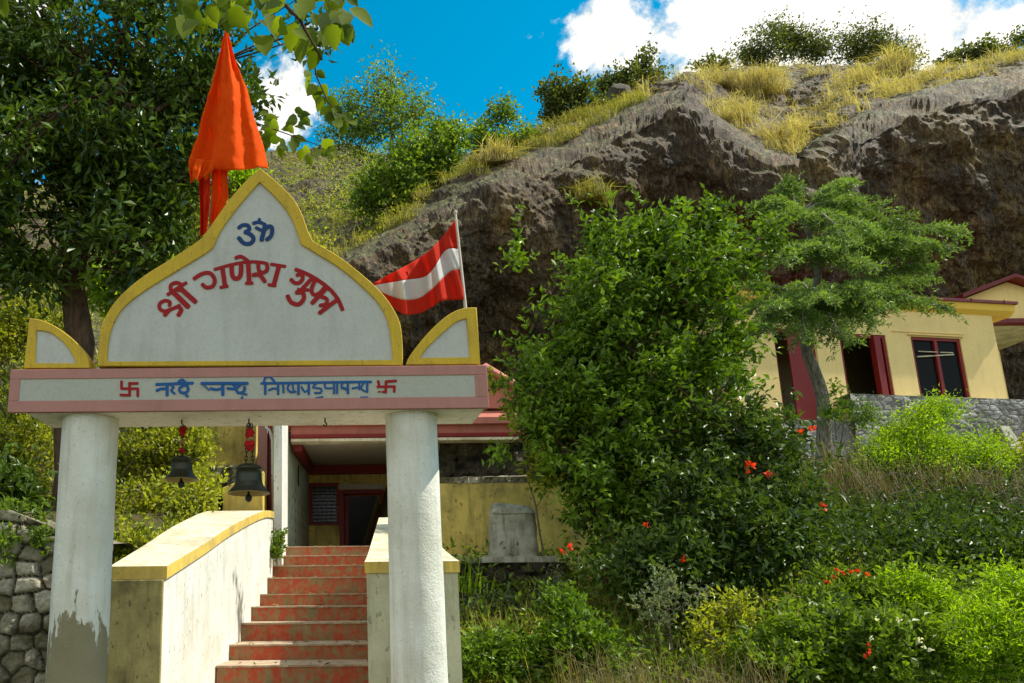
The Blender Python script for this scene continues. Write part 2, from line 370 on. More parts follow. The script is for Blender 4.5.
def rdir(rng, n):
    v = rng.normal(size=(n, 3)); return v / np.linalg.norm(v, axis=1, keepdims=True)
def blob_pts(blobs, n, rng, shell=.45):
    B = np.array([(list(P(b[0], b[1], b[4])) + [b[2] * b[4] / FPX, (b[5] if len(b) > 5 else b[2] * b[4] / FPX), b[3] * b[4] / FPX]) for b in blobs])
    w = np.sqrt(B[:, 3] * B[:, 4] * B[:, 5]) ** 1.5; w /= w.sum()
    k = rng.choice(len(B), n, p=w); d = rdir(rng, n); r = rng.random(n) ** shell
    r = np.where(rng.random(n) < .12, r * 1.12, r)
    c = B[k, :3] + d * r[:, None] * B[k, 3:]
    return c, d, B[k, :3]
def crown(name, mat_, blobs, nclus, nl, L, Wd, crad, seed, parent=None, shell=.4, up=.35, out=.7, droop=0., flat=.55, zmin=None, gap=-.06, shoots=None):
    rng = np.random.default_rng(seed)
    c, d, b = blob_pts(blobs, int(nclus * 1.6), rng, shell)
    g_ = fbm(c * (.34 / crad), seed + 5, 3, .6); o_ = np.argsort(-(g_ + rng.random(len(g_)) * .12)); k_ = o_[:nclus]; c, d, b = c[k_], d[k_], b[k_]
    if zmin is not None: c[:, 2] = np.maximum(c[:, 2], zmin)
    ax = d * out + rdir(rng, nclus) * .6 + np.array((0, 0, up)); ax /= np.linalg.norm(ax, axis=1, keepdims=True)
    s = rng.random((nclus, nl)); cr_ = crad * (.6 + .8 * rng.random((nclus, 1, 1)))
    C = c[:, None] + ax[:, None] * ((s - .5) * 2.2)[..., None] * cr_ + rng.normal(size=(nclus, nl, 3)) * cr_ * .38
    C[..., 2] -= droop * s * crad
    C = C.reshape(-1, 3); axr = np.repeat(ax, nl, 0)
    cl = np.repeat(rng.random(nclus), nl)
    if shoots:
        ns, sl_ = shoots; kx = rng.choice(nclus, ns); m_ = 20; f = np.linspace(0, 1, m_)[None, :, None]
        sd = d[kx] * .6 + rdir(rng, ns) * .35 + np.array((0, 0, .75)); sd /= np.linalg.norm(sd, axis=1, keepdims=True)
        ll = (sl_ * (.5 + rng.random(ns)))[:, None, None]
        S_ = c[kx][:, None] + sd[:, None] * ll * f - np.array((0, 0, 1.0)) * ll * .22 * f * f + rng.normal(size=(ns, m_, 3)) * .012
        C = np.concatenate([C, S_.reshape(-1, 3)]); axr = np.concatenate([axr, np.repeat(sd, m_, 0) * .8]); cl = np.concatenate([cl, np.repeat(.4 + .6 * rng.random(ns), m_)])
    n = len(C)
    Dr = (axr * .7 + rdir(rng, n) * .9 - np.array((0, 0, droop * .4)))
    Nm = rdir(rng, n) * (1 - flat * .6) + np.array((0.15, 0, 1.0)) * flat
    V, F = leaves(C, Dr, Nm, L, Wd, rng)
    rn = np.clip(.6 * cl + .5 * rng.random(n) - .05, 0, 1)
    return mesh_np(name, V, F, mat_, parent, rnd=np.repeat(rn, 2)), c
def rope(mb, a, b, r0, r1, rng, sag=.12, n=4, seg=5):
    a = np.array(a, float); b = np.array(b, float); L = np.linalg.norm(b - a)
    pts = [a + (b - a) * t + (rng.normal(size=3) * sag * L * .35 if 0 < t < 1 else 0) for t in np.linspace(0, 1, n)]
    mb.tube(pts, list(np.linspace(r0, r1, n)), seg, caps=False)
    return pts
def woody(name, mat_, base, top, r0, r1, targets, seed, parent=None, nl=10, ntw=200, tw=.006, lean=.010):
    """trunk from base to top, limbs to sampled targets, twigs beyond"""
    rng = np.random.default_rng(seed); mb = MB()
    base = np.array(base, float); top = np.array(top, float); n = 7; L = np.linalg.norm(top - base)
    tp = [base + (top - base) * t + (rng.normal(size=3) * L * lean * math.sin(math.pi * t)) * np.array((1, 1, .2)) for t in np.linspace(0, 1, n)]
    mb.tube(tp, list(np.linspace(r0, r1, n)), 10)
    T = targets[rng.permutation(len(targets))]; nodes = [(p, np.interp(i, [0, n - 1], [r0, r1])) for i, p in enumerate(tp[1:], 1)]
    for q in T[:nl]:
        zz = [abs(p[2] - (q[2] - .35 * np.linalg.norm(p[:2] - q[:2]))) for p, _ in nodes[:n - 1]]; p, r = nodes[int(np.argmin(zz))]
        pts = rope(mb, p, q, r * .6, r * .18, rng, .18, 5, 6)
        nodes += [(x, r * .3) for x in pts[2:]]
    A = np.array([p for p, _ in nodes])
    for q in T[nl:nl + ntw]:
        j = int(np.argmin(np.linalg.norm(A - q, axis=1)))
        rope(mb, A[j], q, tw * 1.6, tw * .5, rng, .12, 3, 3)
    return mb.build(name, mat_, parent)
def tree(name, label, cat, lm, bm, blobs, Y, base, r0, nclus, nl, L, Wd, crad, seed, group=None, top=None, limbs=12, twigs=200, tw=.006, bname='trunk', cname='crown', **kw):
    bp = P(base[0], base[1], base[2]) if len(base) == 3 else np.array(base[:3])
    t = thing(name, label, cat, bp, group)
    o, c = crown(cname, lm, blobs, nclus, nl, L, Wd, crad, seed, t, **kw)
    tp = P(*top) if top is not None else c.mean(0)
    woody(bname, bm, bp, tp, r0, r0 * .35, c, seed + 1, t, limbs, twigs, tw)
    return t
def blades(roots, nb, H, w, rng, spread=.35, bend=.5, down=0.0, dirv=None):
    n = len(roots) * nb
    b = np.repeat(roots, nb, 0) + rng.normal(size=(n, 3)) * np.array((1, 1, 0)) * spread * .35
    a = rng.random(n) * 6.283; o = np.stack([np.cos(a), np.sin(a), np.zeros(n)], 1)
    if dirv is not None: o = o * .5 + np.array(dirv)
    h = (H * (.45 + .75 * rng.random(n)) * np.repeat(.45 + 1.0 * rng.random(len(roots)), nb))[:, None]; k = (rng.random(n) * bend)[:, None]
    up = np.array((0, 0, 1.0))
    m1 = b + up * h * .55 + o * h * k * .35; tip = b + up * h * (.95 - k * .6 - down) + o * h * (k + .15 + down * .22)
    s = np.stack([-o[:, 1], o[:, 0], np.zeros(n)], 1); s = s / (np.linalg.norm(s, axis=1, keepdims=True) + 1e-9) + rng.normal(size=(n, 3)) * .3
    s = s * w
    V = np.stack([b - s, b + s, m1 + s * .7, m1 - s * .7, tip], 1).reshape(-1, 3)
    i = np.arange(n)[:, None] * 5
    F = np.concatenate([i + np.array([[0, 1, 2]]), i + np.array([[0, 2, 3]]), i + np.array([[3, 2, 4]])], 1).reshape(-1, 3)
    return V, F, n
def grass(name, mat_, roots, nb, H, w, seed, parent=None, **kw):
    rng = np.random.default_rng(seed); V, F, n = blades(roots, nb, H, w, rng, **kw)
    rn = np.repeat(np.clip(.5 * np.repeat(rng.random(len(roots)), nb) + .5 * rng.random(n), 0, 1), 3)
    return mesh_np(name, V, F, mat_, parent, rnd=rn)

# ================================================================== SETTING
# ---- ground sheet
def gz(x, y):
    x = np.asarray(x, float); y = np.asarray(y, float)
    right = np.interp(y, [3, 5, 7, 8.6, 10, 13, 17, 22, 60, 100], [0, .45, 1.0, 1.6, 2.2, 3.3, 4.5, 5.2, 5.5, 0])
    left = np.interp(y, [4, 6.6, 7.6, 9, 12, 16, 60, 100], [0, .3, 1.9, 2.5, 3.3, 4.2, 5.5, 0])
    mid = np.interp(y, [2, 4, 6, 9, 12, 13, 60, 100], [0, -.1, .2, 1.0, 1.9, 2.2, 5.0, 0])
    a = np.clip((x - .5) / .8, 0, 1); a = a * a * (3 - 2 * a); b = np.clip((-1.3 - x) / .5, 0, 1); b = b * b * (3 - 2 * b)
    z = mid * (1 - a) * (1 - b) + right * a + left * b
    fade = np.clip((40 - np.abs(x)) / 20, 0, 1)
    return z * fade
xs = np.concatenate([[-1500, -500, -150, -60], np.linspace(-30, 45, 300), [80, 180, 500, 1500]])
ys = np.concatenate([[-1500, -400, -100, -30, -10], np.linspace(-3, 30, 200), [45, 60, 80, 120, 400, 1500]])
X, Yg = np.meshgrid(xs, ys); Z = gz(X, Yg)
nn = fbm(np.stack([X * .8, Yg * .8, X * 0], -1), 3, 4) * .16; nn = nn * (np.abs(X) < 40) * np.clip((Yg - 1) / 3, 0, 1)
nn = np.where((X > -1.6) & (X < 1.1), 0, nn)
V = np.stack([X, Yg, Z + nn], -1).reshape(-1, 3); ny, nx = X.shape
def gridF(ny, nx):
    i = np.arange(ny * nx).reshape(ny, nx)
    return np.stack([i[:-1, :-1], i[:-1, 1:], i[1:, 1:], i[1:, :-1]], -1).reshape(-1, 4)
tag(mesh_np('ground', V, gridF(ny, nx), M_ground, smooth=True), kind='structure')

# ---- cliff and hillside (one lofted terrain)
K = np.array([  # px, rimY, rimpy, basepy, skyY, skypy
    (-900, 15, 520, 600, 45, 330), (-300, 15, 500, 580, 45, 215), (0, 15, 480, 540, 45, 190), (150, 15, 440, 520, 45, 165), (230, 16, 345, 500, 45, 155),
    (300, 17.5, 282, 500, 45, 149), (345, 18, 256, 500, 43, 143), (400, 18.6, 226, 500, 38, 158), (440, 19, 202, 500, 33, 160), (480, 19.4, 182, 500, 30, 150),
    (530, 20, 157, 500, 28, 130), (560, 20.5, 141, 500, 27, 118), (600, 21, 122, 500, 27, 106), (640, 21.5, 101, 500, 27, 92), (685, 22, 85, 500, 28, 74),
    (705, 22, 108, 500, 30, 70), (735, 21.7, 134, 500, 31, 68), (775, 21.5, 156, 500, 32, 66), (800, 21.6, 158, 490, 32, 66), (830, 22, 132, 480, 31, 67), (870, 22.5, 110, 480, 30, 68),
    (905, 23, 95, 480, 29, 70), (940, 23.3, 82, 480, 28, 70), (985, 23.6, 72, 480, 27, 62), (1024, 24, 66, 480, 28, 56), (1200, 25, 50, 480, 30, 40), (1700, 26, 60, 480, 35, 30)], float)
pc = np.concatenate([np.arange(-900, 180, 12), np.arange(180, 1100, 2.0), np.arange(1100, 1700, 10)])
kk = [np.interp(pc, K[:, 0], K[:, i]) for i in range(1, 6)]
rimY, rimp, basep, skyY, skyp = kk
rows = []
tf = np.linspace(0, 1, 150)
for t in tf:
    py = basep + (rimp - basep) * t
    ht = np.clip((basep - rimp) / 200, 0, 1)
    prof = 3.0 * (1 - t) ** 1.3 * (t < 2) - 2.1 * np.interp(t, [0, .3, .62, .85, .95, 1], [0, .15, .7, 1, .78, 0])
    rows.append(Pn(pc, py, rimY + prof * ht))
tt = np.linspace(0, 1, 110)[1:]
for t in tt:
    ym = rimY + (skyY - rimY) * t; py = rimp + (skyp - rimp) * (t ** .8)
    rows.append(Pn(pc, py, ym))
top = rows[-1]
for dy, dz in ((2, -.2), (5, -2), (12, -9), (25, -25)):
    rows.append(top + np.array((0, dy, dz)))
G = np.array(rows); ny, nx, _ = G.shape
rid = fbm(G * np.array((.30, .30, .16)), 5, 5, .5) * 1.1
shear = np.stack([G[..., 0] + G[..., 2] * .45, G[..., 1], G[..., 2] * .33], -1)
st = fbm(shear * np.array((1.5, .8, .8)), 9, 5, .6, ridge=True) * .13 + fbm(shear * np.array((4.5, 2, 1.6)), 29, 4, .65, ridge=True) * .13
tmask = np.concatenate([np.clip(tf * 3, .2, 1), np.interp(tt, [0, .2], [1, .5]), np.full(4, .5)])[:, None]
facem = np.concatenate([np.ones(len(tf)), np.interp(tt, [0, .15], [1, .25]), np.full(4, .2)])[:, None]
edge = 1 - .75 * np.exp(-((np.arange(ny)[:, None] - len(tf)) / 5.0) ** 2)
disp = rid * tmask * edge + st * facem
du = np.gradient(G, axis=1); dv = np.gradient(G, axis=0); nr = np.cross(du, dv); nr /= np.linalg.norm(nr, axis=2, keepdims=True) + 1e-9
for _ in range(4): nr[1:-1] = (nr[:-2] + nr[1:-1] * 2 + nr[2:]) / 4
nr /= np.linalg.norm(nr, axis=2, keepdims=True) + 1e-9
lump = fbm(G * np.array((1.1, 1.1, 1.6)), 55, 5, .55) * .32 + fbm(G * 4.0, 66, 4, .6) * .07
G = G + nr * (rid * tmask * edge * .9 + st * facem * .8 * (1 - .85 * np.exp(-((np.arange(ny)[:, None] - len(tf)) / 24.0) ** 2)) + lump * (.35 + .65 * edge))[..., None]
tag(mesh_np('hillside', G.reshape(-1, 3), gridF(ny, nx)[:, ::-1], M_cliff, smooth=False), kind='structure')
def terr(px, v):   # point on the hillside: v 0..1 from rim to skyline
    c = np.interp(px, pc, np.arange(len(pc))); r = len(tf) - 1 + v * len(tt)
    c0 = np.clip(np.round(c).astype(int), 0, nx - 1); r0 = np.clip(np.round(r).astype(int), 0, ny - 1)
    return G[r0, c0]

# ---- stone-faced wall builder (front grid displaced into separate stones)
def stone_face(A, B, z0, z1, cell, amp, seed, res=.035, squash=1.0, mat_=None, name='stone_face', parent=None, top=None, thick=.45):
    A = np.array(A, float); B = np.array(B, float); L = np.linalg.norm(B - A); u = (B - A) / L; nrm = np.array((u[1], -u[0]))
    nu = max(2, int(L / res)); nv = max(2, int((z1 - z0) / res)); rng = np.random.default_rng(seed)
    U, Vv = np.meshgrid(np.linspace(0, L, nu), np.linspace(0, 1, nv))
    zt = np.full_like(U, z1) if top is None else np.interp(U, np.array(top)[:, 0], np.array(top)[:, 1])
    Zz = z0 + (zt - z0) * Vv
    gx = U / cell + fbm(np.stack([U * 2, Zz * 2, U * 0], -1), seed, 3) * .55; gy = Zz / (cell * squash) + fbm(np.stack([U * 2.5, Zz * 2.5, U * 0 + 5], -1), seed + 8, 3) * .45 * (squash > .6)
    gxo = np.floor(gy).astype(np.int64)
    f1 = np.full(U.shape, 9.); f2 = np.full(U.shape, 9.); idx = np.zeros(U.shape)
    ix = np.floor(gx).astype(np.int64); iy = np.floor(gy).astype(np.int64)
    for a in (-1, 0, 1):
        for b in (-1, 0, 1):
            jx = ix + a; jy = iy + b
            cx = jx + .15 + .7 * hash3(jx, jy, jx * 0, seed) + .5 * (jy % 2) * (1 if squash < .9 else 0); cy = jy + .2 + .6 * hash3(jx, jy, jx * 0 + 1, seed)
            d = np.maximum(abs(gx - cx), abs(gy - cy)) * .5 + np.hypot(gx - cx, gy - cy) * .5; h = hash3(jx, jy, jx * 0 + 2, seed)
            nw = d < f1; f2 = np.where(nw, f1, np.minimum(f2, d)); idx = np.where(nw, h, idx); f1 = np.where(nw, d, f1)
    e = np.clip((f2 - f1), 0, 1)
    dsp = amp * (1 - np.exp(-e * 9)) * (.5 + .9 * idx) + fbm(np.stack([U * 9, Zz * 9, U * 0], -1), seed + 3, 4, .6) * amp * .5
    Vx = A[0] + u[0] * U + nrm[0] * dsp; Vy = A[1] + u[1] * U + nrm[1] * dsp
    G2 = np.stack([Vx, Vy, Zz], -1)
    back = np.stack([G2[-1, :, 0] - nrm[0] * thick, G2[-1, :, 1] - nrm[1] * thick, G2[-1, :, 2] - .01], -1)
    mid = (G2[-1] + back) / 2 + np.array((0, 0, .03)) + np.stack([np.zeros(nu), np.zeros(nu), fbm(np.stack([U[0] * 4, U[0] * 0, U[0] * 0], -1), seed) * .05], -1)
    G3 = np.concatenate([G2, mid[None], back[None]], 0)
    o = mesh_np(name, G3.reshape(-1, 3), gridF(nv + 2, nu), mat_, parent, smooth=False)
    me = o.data
    for nm_, arr in (('cell', idx), ('edge', e)):
        at = me.attributes.new(nm_, 'FLOAT', 'POINT'); arr2 = np.concatenate([arr, arr[-1:], arr[-1:]], 0); at.data.foreach_set('value', arr2.ravel().astype(np.float32))
    return o

# ================================================================== GATE
YF = 4.80
zb = P(250, 410, YF)[2]; zt = P(250, 367.3, YF)[2]
xl = P(9, 390, YF)[0]; xr = P(488, 388, YF)[0]; YB = 5.27
gate = thing('temple_gateway', 'temple entrance gateway with lettered white pediment on two round white columns', 'gateway', (0, 5.02, 0))
mb = MB()
ch = .07
prof = [(xl + ch * 1.5, zb), (xr - .02, zb), (xr - .02, zt - .004), (xl + .02, zt - .004), (xl + .02, zb + .06)]
n_ = len(prof); vs = [(x, YF + .012, z) for x, z in prof] + [(x - (.0 if i else -.02), YB, z) for i, (x, z) in enumerate(prof)]
mb.add(vs, [tuple(range(n_)), tuple(range(n_, 2 * n_))[::-1]] + [(i, i + n_, (i + 1) % n_ + n_, (i + 1) % n_) for i in range(n_)])
mb.build('beam', M_white, gate, .008)
ins = [P(20, 379.5, YF), P(476, 397.5, YF)]
ix0, ix1 = ins[0][0], ins[1][0]; iz1 = P(250, 376.8, YF)[2]; iz0 = P(250, 398.6, YF)[2]
mb = MB()
mb.box(xl, xr, YF, YF + .035, iz1, zt); mb.box(xl, xr, YF, YF + .035, zb, iz0)
mb.box(xl, ix0, YF, YF + .035, iz0, iz1); mb.box(ix1, xr, YF, YF + .035, iz0, iz1)
mb.box(xl, xr, YF + .035, YB + .01, zt - .01, zt + .012)
mb.box(xr - .022, xr, YF + .035, YB + .01, zb + .05, zt - .01)
mb.build('beam_fascia', M_pink, gate, .003)
mb = MB(); mb.box(ix0 - .01, ix1 + .01, YF + .006, YF + .02, iz0 - .01, iz1 + .01)
strip = mb.build('inscription_panel', M_strip, gate)
M_colL = colmat('column_plaster_bare_cement', 1.62, P(80, 600, 5.02)[0] + .03); M_colR = colmat('column_plaster', .9, 0)
def column(pt, r, m):
    mb = MB(); c = P(pt[0], pt[1], 5.0); n = 40; vs = []; fs = []
    zz = np.linspace(-.3, zb - .001, 40)
    for i, z in enumerate(zz):
        for k in range(n):
            a = 2 * math.pi * k / n; rr = r * (1 + .012 * math.sin(z * 2.1 + a * 2) + .006 * math.sin(a * 5 + z * 9)) * (1.03 - .012 * z)
            vs.append((c[0] + rr * math.cos(a), 5.02 + rr * math.sin(a), z))
    for i in range(len(zz) - 1):
        for k in range(n): fs.append((i * n + k, i * n + (k + 1) % n, (i + 1) * n + (k + 1) % n, (i + 1) * n + k))
    mb.add(vs, fs, 0, True); return mb.build('column', m, gate)
column((90, 420), .176, M_colL); column((411.5, 420), .166, M_colR)
def flat_curve(name, loops, y0, thick, m, parent, bevel=0.004):
    """filled 2D outline (with holes) given as pixel loops on the sign plane, extruded to real thickness"""
    cu = D.curves.new(name, 'CURVE'); cu.dimensions = '2D'; cu.fill_mode = 'BOTH'; cu.extrude = thick / 2; cu.bevel_depth = bevel; cu.bevel_resolution = 1; cu.offset = -bevel
    for lp in loops:
        sp = cu.splines.new('POLY'); sp.points.add(len(lp) - 1)
        for i, p in enumerate(lp): sp.points[i].co = (p[0], p[1], 0, 1)
        sp.use_cyclic_u = True
    ob = D.objects.new(name + '_tmp', cu); COL.objects.link(ob)
    dg = bpy.context.evaluated_depsgraph_get(); me = D.meshes.new_from_object(ob.evaluated_get(dg)); D.objects.remove(ob); D.curves.remove(cu)
    me.transform(Matrix.Translation((0, y0 + thick / 2 + bevel, 0)) @ Matrix.Rotation(R(90), 4, 'X'))
    me.materials.clear(); me.materials.append(m); me.name = name
    o = D.objects.new(name, me); COL.objects.link(o)
    if parent: o.parent = parent; o.matrix_parent_inverse = Matrix.Translation(-parent.location)
    return o
def catmull(pts, k=4, closed=False):
    p = [np.array(q, float) for q in pts]; r = []
    n = len(p)
    for i in range(n - 1):
        a, b, c, d = p[max(i - 1, 0)], p[i], p[i + 1], p[min(i + 2, n - 1)]
        for j in range(k):
            t = j / k; r.append(.5 * ((2 * b) + (c - a) * t + (2 * a - 5 * b + 4 * c - d) * t * t + (3 * b - a - 3 * c + d) * t ** 3))
    r.append(p[-1]); return r
YP = YF + .012
def sc2(pts): return [(P(x, y, YP)[0], P(x, y, YP)[2]) for x, y in pts]
oL = catmull([(97.5, 366), (98.5, 345), (102, 325), (111, 307), (125, 291), (145, 275), (173, 257.5), (192, 245), (203, 237)], 3)
oA = catmull([(203, 237), (214, 221), (229, 200), (244, 182.5), (260, 168)], 3)
oB = catmull([(260, 168), (277, 182), (293, 198), (302, 214), (308, 231), (313, 241)], 3)
oC = catmull([(313, 241), (340, 257), (364, 276), (382, 293), (393, 308), (400, 323), (402.5, 342), (403, 365)], 3)
outer = oL + oA[1:] + oB[1:] + oC[1:]
iL = catmull([(107, 361.3), (108, 345), (112, 327), (122, 309), (143, 291.5), (182, 267.5), (205, 253.5), (213, 247)], 3)
iA = catmull([(213, 247), (219, 234), (229, 218.5), (244, 199.5), (259.5, 182)], 3)
iB = catmull([(259.5, 182), (273, 194.5), (287, 211), (295, 226), (301, 244)], 3)
iC = catmull([(301, 244), (320, 255.5), (340, 268), (364, 288), (379, 304), (388, 322), (391.5, 342), (393, 359.8)], 3)
inner = iL + iA[1:] + iB[1:] + iC[1:]
flat_curve('pediment_border', [sc2(outer), sc2(inner)], YP, .13, M_yel, gate)
flat_curve('pediment_panel', [sc2(inner)], YP + .014, .10, M_panel, gate, .0)
for nm, o_, i_ in (('a', [(23.5, 368), (29.5, 317.8), (46, 321.5), (65, 332.5), (80, 346), (87.5, 357.5), (89.5, 368)], [(35, 363), (36.3, 330), (50, 332.5), (63, 342), (72, 354), (76, 363)]),
                   ('b', [(406, 364.5), (409.6, 356), (423, 338.5), (438, 323), (451, 313), (464, 308), (476.6, 307.3), (480.5, 364)], [(420, 357.7), (427, 348), (442, 333.5), (456, 322), (466.5, 318.5), (470, 357)])):
    def cv(q, a, b): return q[:a] + [tuple(x) for x in catmull(q[a:b], 3)] + q[b:]
    o2 = cv(o_, 1, 7) if nm == 'a' else cv(o_, 0, 7); i2 = cv(i_, 1, 6) if nm == 'a' else cv(i_, 0, 5)
    f = flat_curve('corner_fin', [sc2(o2), sc2(i2)], YP, .12, M_yel, gate)
    p_ = flat_curve('fin_panel', [sc2(i2)], YP + .012, .09, M_panel, gate, 0)
    p_.parent = f; p_.matrix_parent_inverse = f.matrix_parent_inverse.copy() if False else Matrix.Translation(-gate.location)
    p_.matrix_parent_inverse = Matrix.Identity(4)
# --- lettering: painted relief strokes
def strokes(name, m, zoom, origin, sts, yplane, parent=None, k=3, wk=1.18, label=None):
    mb = MB(); n = 0
    for w, pts in sts:
        q = [(origin[0] + x / zoom, origin[1] + y / zoom) for x, y in pts]
        q = catmull(q, k) if len(q) > 2 else [np.array(p) for p in q]
        hw = w / zoom / 2 * yplane / FPX * wk; pl = [np.array((P(x, y, yplane)[0], P(x, y, yplane)[2])) for x, y in q]
        yy = yplane - .0035 - .0004 * (n % 9); n += 1
        Lf = []; Rt = []
        for i, p in enumerate(pl):
            d = pl[min(i + 1, len(pl) - 1)] - pl[max(i - 1, 0)]; d /= np.linalg.norm(d) + 1e-9; s_ = np.array((-d[1], d[0])) * hw
            e = -d * hw * .5 if i == 0 else (d * hw * .5 if i == len(pl) - 1 else 0)
            if i == 0: Lf.append(p - d * hw * .6 + s_ * .6); Rt.append(p - d * hw * .6 - s_ * .6)
            Lf.append(p + s_); Rt.append(p - s_)
            if i == len(pl) - 1: Lf.append(p + d * hw * .6 + s_ * .6); Rt.append(p + d * hw * .6 - s_ * .6)
        c = len(Lf); vs = [(a[0], yy, a[1]) for a in Lf] + [(a[0], yy, a[1]) for a in Rt] + [(a[0], yplane + .004, a[1]) for a in Lf] + [(a[0], yplane + .004, a[1]) for a in Rt]
        fs = [(i, i + 1, c + i + 1, c + i) for i in range(c - 1)] + [(i, 2 * c + i, 2 * c + i + 1, i + 1) for i in range(c - 1)] + [(c + i, c + i + 1, 3 * c + i + 1, 3 * c + i) for i in range(c - 1)]
        fs += [(0, c, 3 * c, 2 * c), (c - 1, 3 * c - 1, 4 * c - 1, 2 * c - 1)]
        mb.add(vs, fs)
    o = mb.build(name, m, gate)
    if label: o['label'] = label
    return o
YT = YP + .014
R1 = dict(zoom=7.59, origin=(150, 240)); R2 = dict(zoom=8.53, origin=(210, 210)); R3 = dict(zoom=7.59, origin=(270, 240))
strokes('title_lettering', M_lred, sts=[
    (26, [(148, 500), (150, 470), (112, 462), (76, 482), (74, 520), (110, 542), (165, 525), (225, 498)]), (30, [(150, 528), (112, 572)]), (30, [(212, 505), (238, 530), (215, 572)]),
    (36, [(165, 385), (290, 508)]), (24, [(135, 415), (275, 325)]), (26, [(160, 385), (158, 345), (200, 325), (240, 345), (215, 385)]), (34, [(232, 368), (345, 470)]),
    (27, [(335, 295), (395, 258), (455, 252), (492, 300), (478, 350), (430, 362), (398, 338)])], yplane=YT, label='red word', **R1)
strokes('title_lettering', M_lred, sts=[
    (26, [(40, 508), (180, 468), (320, 444), (440, 448), (490, 460)]), (36, [(105, 492), (130, 655)]), (26, [(90, 662), (150, 650)]),
    (36, [(185, 475), (190, 555), (220, 588), (260, 560), (266, 470)]), (36, [(325, 448), (335, 620)]), (26, [(308, 626), (362, 624)]), (28, [(220, 412), (265, 397), (325, 436)]),
    (30, [(412, 458), (416, 512), (450, 536), (488, 510), (484, 460)]), (32, [(368, 557), (412, 550), (440, 572), (468, 612)]),
    (27, [(522, 464), (640, 482)]), (36, [(588, 480), (545, 638)]), (26, [(500, 638), (558, 647)])], yplane=YT, label='red word', **R2)
strokes('title_lettering', M_lred, sts=[
    (28, [(195, 225), (262, 250), (342, 292), (440, 362), (512, 445), (550, 530)]), (28, [(160, 300), (185, 325), (222, 326), (248, 295), (240, 262), (205, 268)]),
    (28, [(318, 292), (232, 385)]), (24, [(212, 378), (290, 380)]), (30, [(200, 400), (248, 402), (256, 448), (215, 490), (160, 472), (134, 425)]),
    (28, [(340, 312), (314, 380), (338, 418), (384, 398), (420, 352)]), (30, [(432, 362), (320, 480)]), (26, [(388, 430), (432, 450), (425, 488), (380, 498)]),
    (28, [(500, 462), (375, 555)])], yplane=YT, label='red word', **R3)
strokes('om_symbol', M_lblue, sts=[
    (32, [(245, 155), (275, 132), (320, 132), (336, 165), (300, 190)]), (34, [(300, 190), (350, 212), (372, 250), (342, 287), (288, 284), (246, 238)]),
    (28, [(370, 115), (420, 105), (472, 127)]), (24, [(420, 78), (425, 108)]), (26, [(393, 152), (440, 176)]), (34, [(470, 132), (440, 260)]), (32, [(455, 182), (498, 142), (530, 155), (522, 220), (484, 255)])], yplane=YT, label='blue om symbol', **R2)
YS = YF + .006
R4 = dict(zoom=6.4, origin=(100, 370)); R5 = dict(zoom=6.4, origin=(250, 370))
strokes('swastika_symbol', M_lred, sts=[(15, [(138, 72), (138, 120)]), (15, [(138, 120), (245, 120)]), (15, [(242, 120), (242, 168)]), (15, [(190, 82), (190, 165)]), (15, [(190, 86), (242, 86)]), (15, [(190, 162), (132, 160)])], yplane=YS, k=1, **R4)
strokes('swastika_symbol', M_lred, sts=[(14, [(820, 70), (828, 106)]), (15, [(815, 108), (925, 106)]), (15, [(925, 106), (922, 140)]), (15, [(870, 72), (868, 145)]), (15, [(870, 75), (935, 70)]), (11, [(865, 140), (845, 140)]), (9, [(832, 140), (822, 140)])], yplane=YS, k=1, **R5)
strokes('inscription_lettering', M_lblue2, sts=[
    (15, [(360, 93), (595, 84)]), (15, [(430, 95), (430, 163)]), (14, [(362, 132), (395, 120), (425, 122)]), (12, [(455, 95), (472, 112), (455, 130), (478, 152)]),
    (14, [(545, 95), (510, 115), (515, 142), (548, 146), (566, 125), (555, 98)]), (12, [(540, 146), (562, 170)]), (12, [(502, 78), (528, 62), (556, 90)]),
    (15, [(650, 86), (945, 86)]), (7, [(650, 86), (700, 130)]), (14, [(708, 118), (745, 127), (780, 117)]), (16, [(786, 90), (786, 160)]), (14, [(815, 118), (862, 122)]), (13, [(850, 92), (872, 112)]),
    (14, [(905, 92), (874, 118), (884, 146), (920, 140), (925, 108)]), (9, [(905, 150), (940, 158)]), (6, [(903, 190), (910, 168), (914, 188)])], yplane=YS, label='blue words', k=2, wk=1.35, **R4)
strokes('inscription_lettering', M_lblue2, sts=[
    (16, [(72, 86), (775, 76)]), (14, [(90, 85), (96, 52), (130, 44), (162, 84)]), (16, [(98, 88), (98, 155)]), (13, [(120, 130), (150, 118), (175, 122)]), (15, [(180, 88), (180, 155)]), (13, [(212, 90), (215, 145)]),
    (13, [(250, 92), (240, 120), (262, 142), (292, 138)]), (11, [(272, 92), (278, 128)]), (15, [(310, 88), (310, 156)]), (13, [(330, 108), (352, 142), (380, 118)]), (15, [(376, 88), (376, 155)]),
    (13, [(422, 88), (402, 112), (455, 120), (452, 146), (414, 146)]), (12, [(480, 88), (482, 116), (525, 116)]), (14, [(538, 86), (538, 150)]), (13, [(558, 86), (558, 150)]),
    (13, [(590, 86), (586, 116), (620, 118)]), (14, [(626, 84), (626, 150)]), (10, [(598, 112), (632, 142)]), (13, [(655, 118), (700, 110)]), (13, [(700, 84), (700, 124)]), (12, [(728, 84), (710, 118), (738, 138)]), (14, [(750, 84), (750, 142)]),
    (9, [(420, 180), (465, 172)]), (9, [(710, 176), (755, 175)])], yplane=YS, label='blue words', k=2, wk=1.08, **R5)
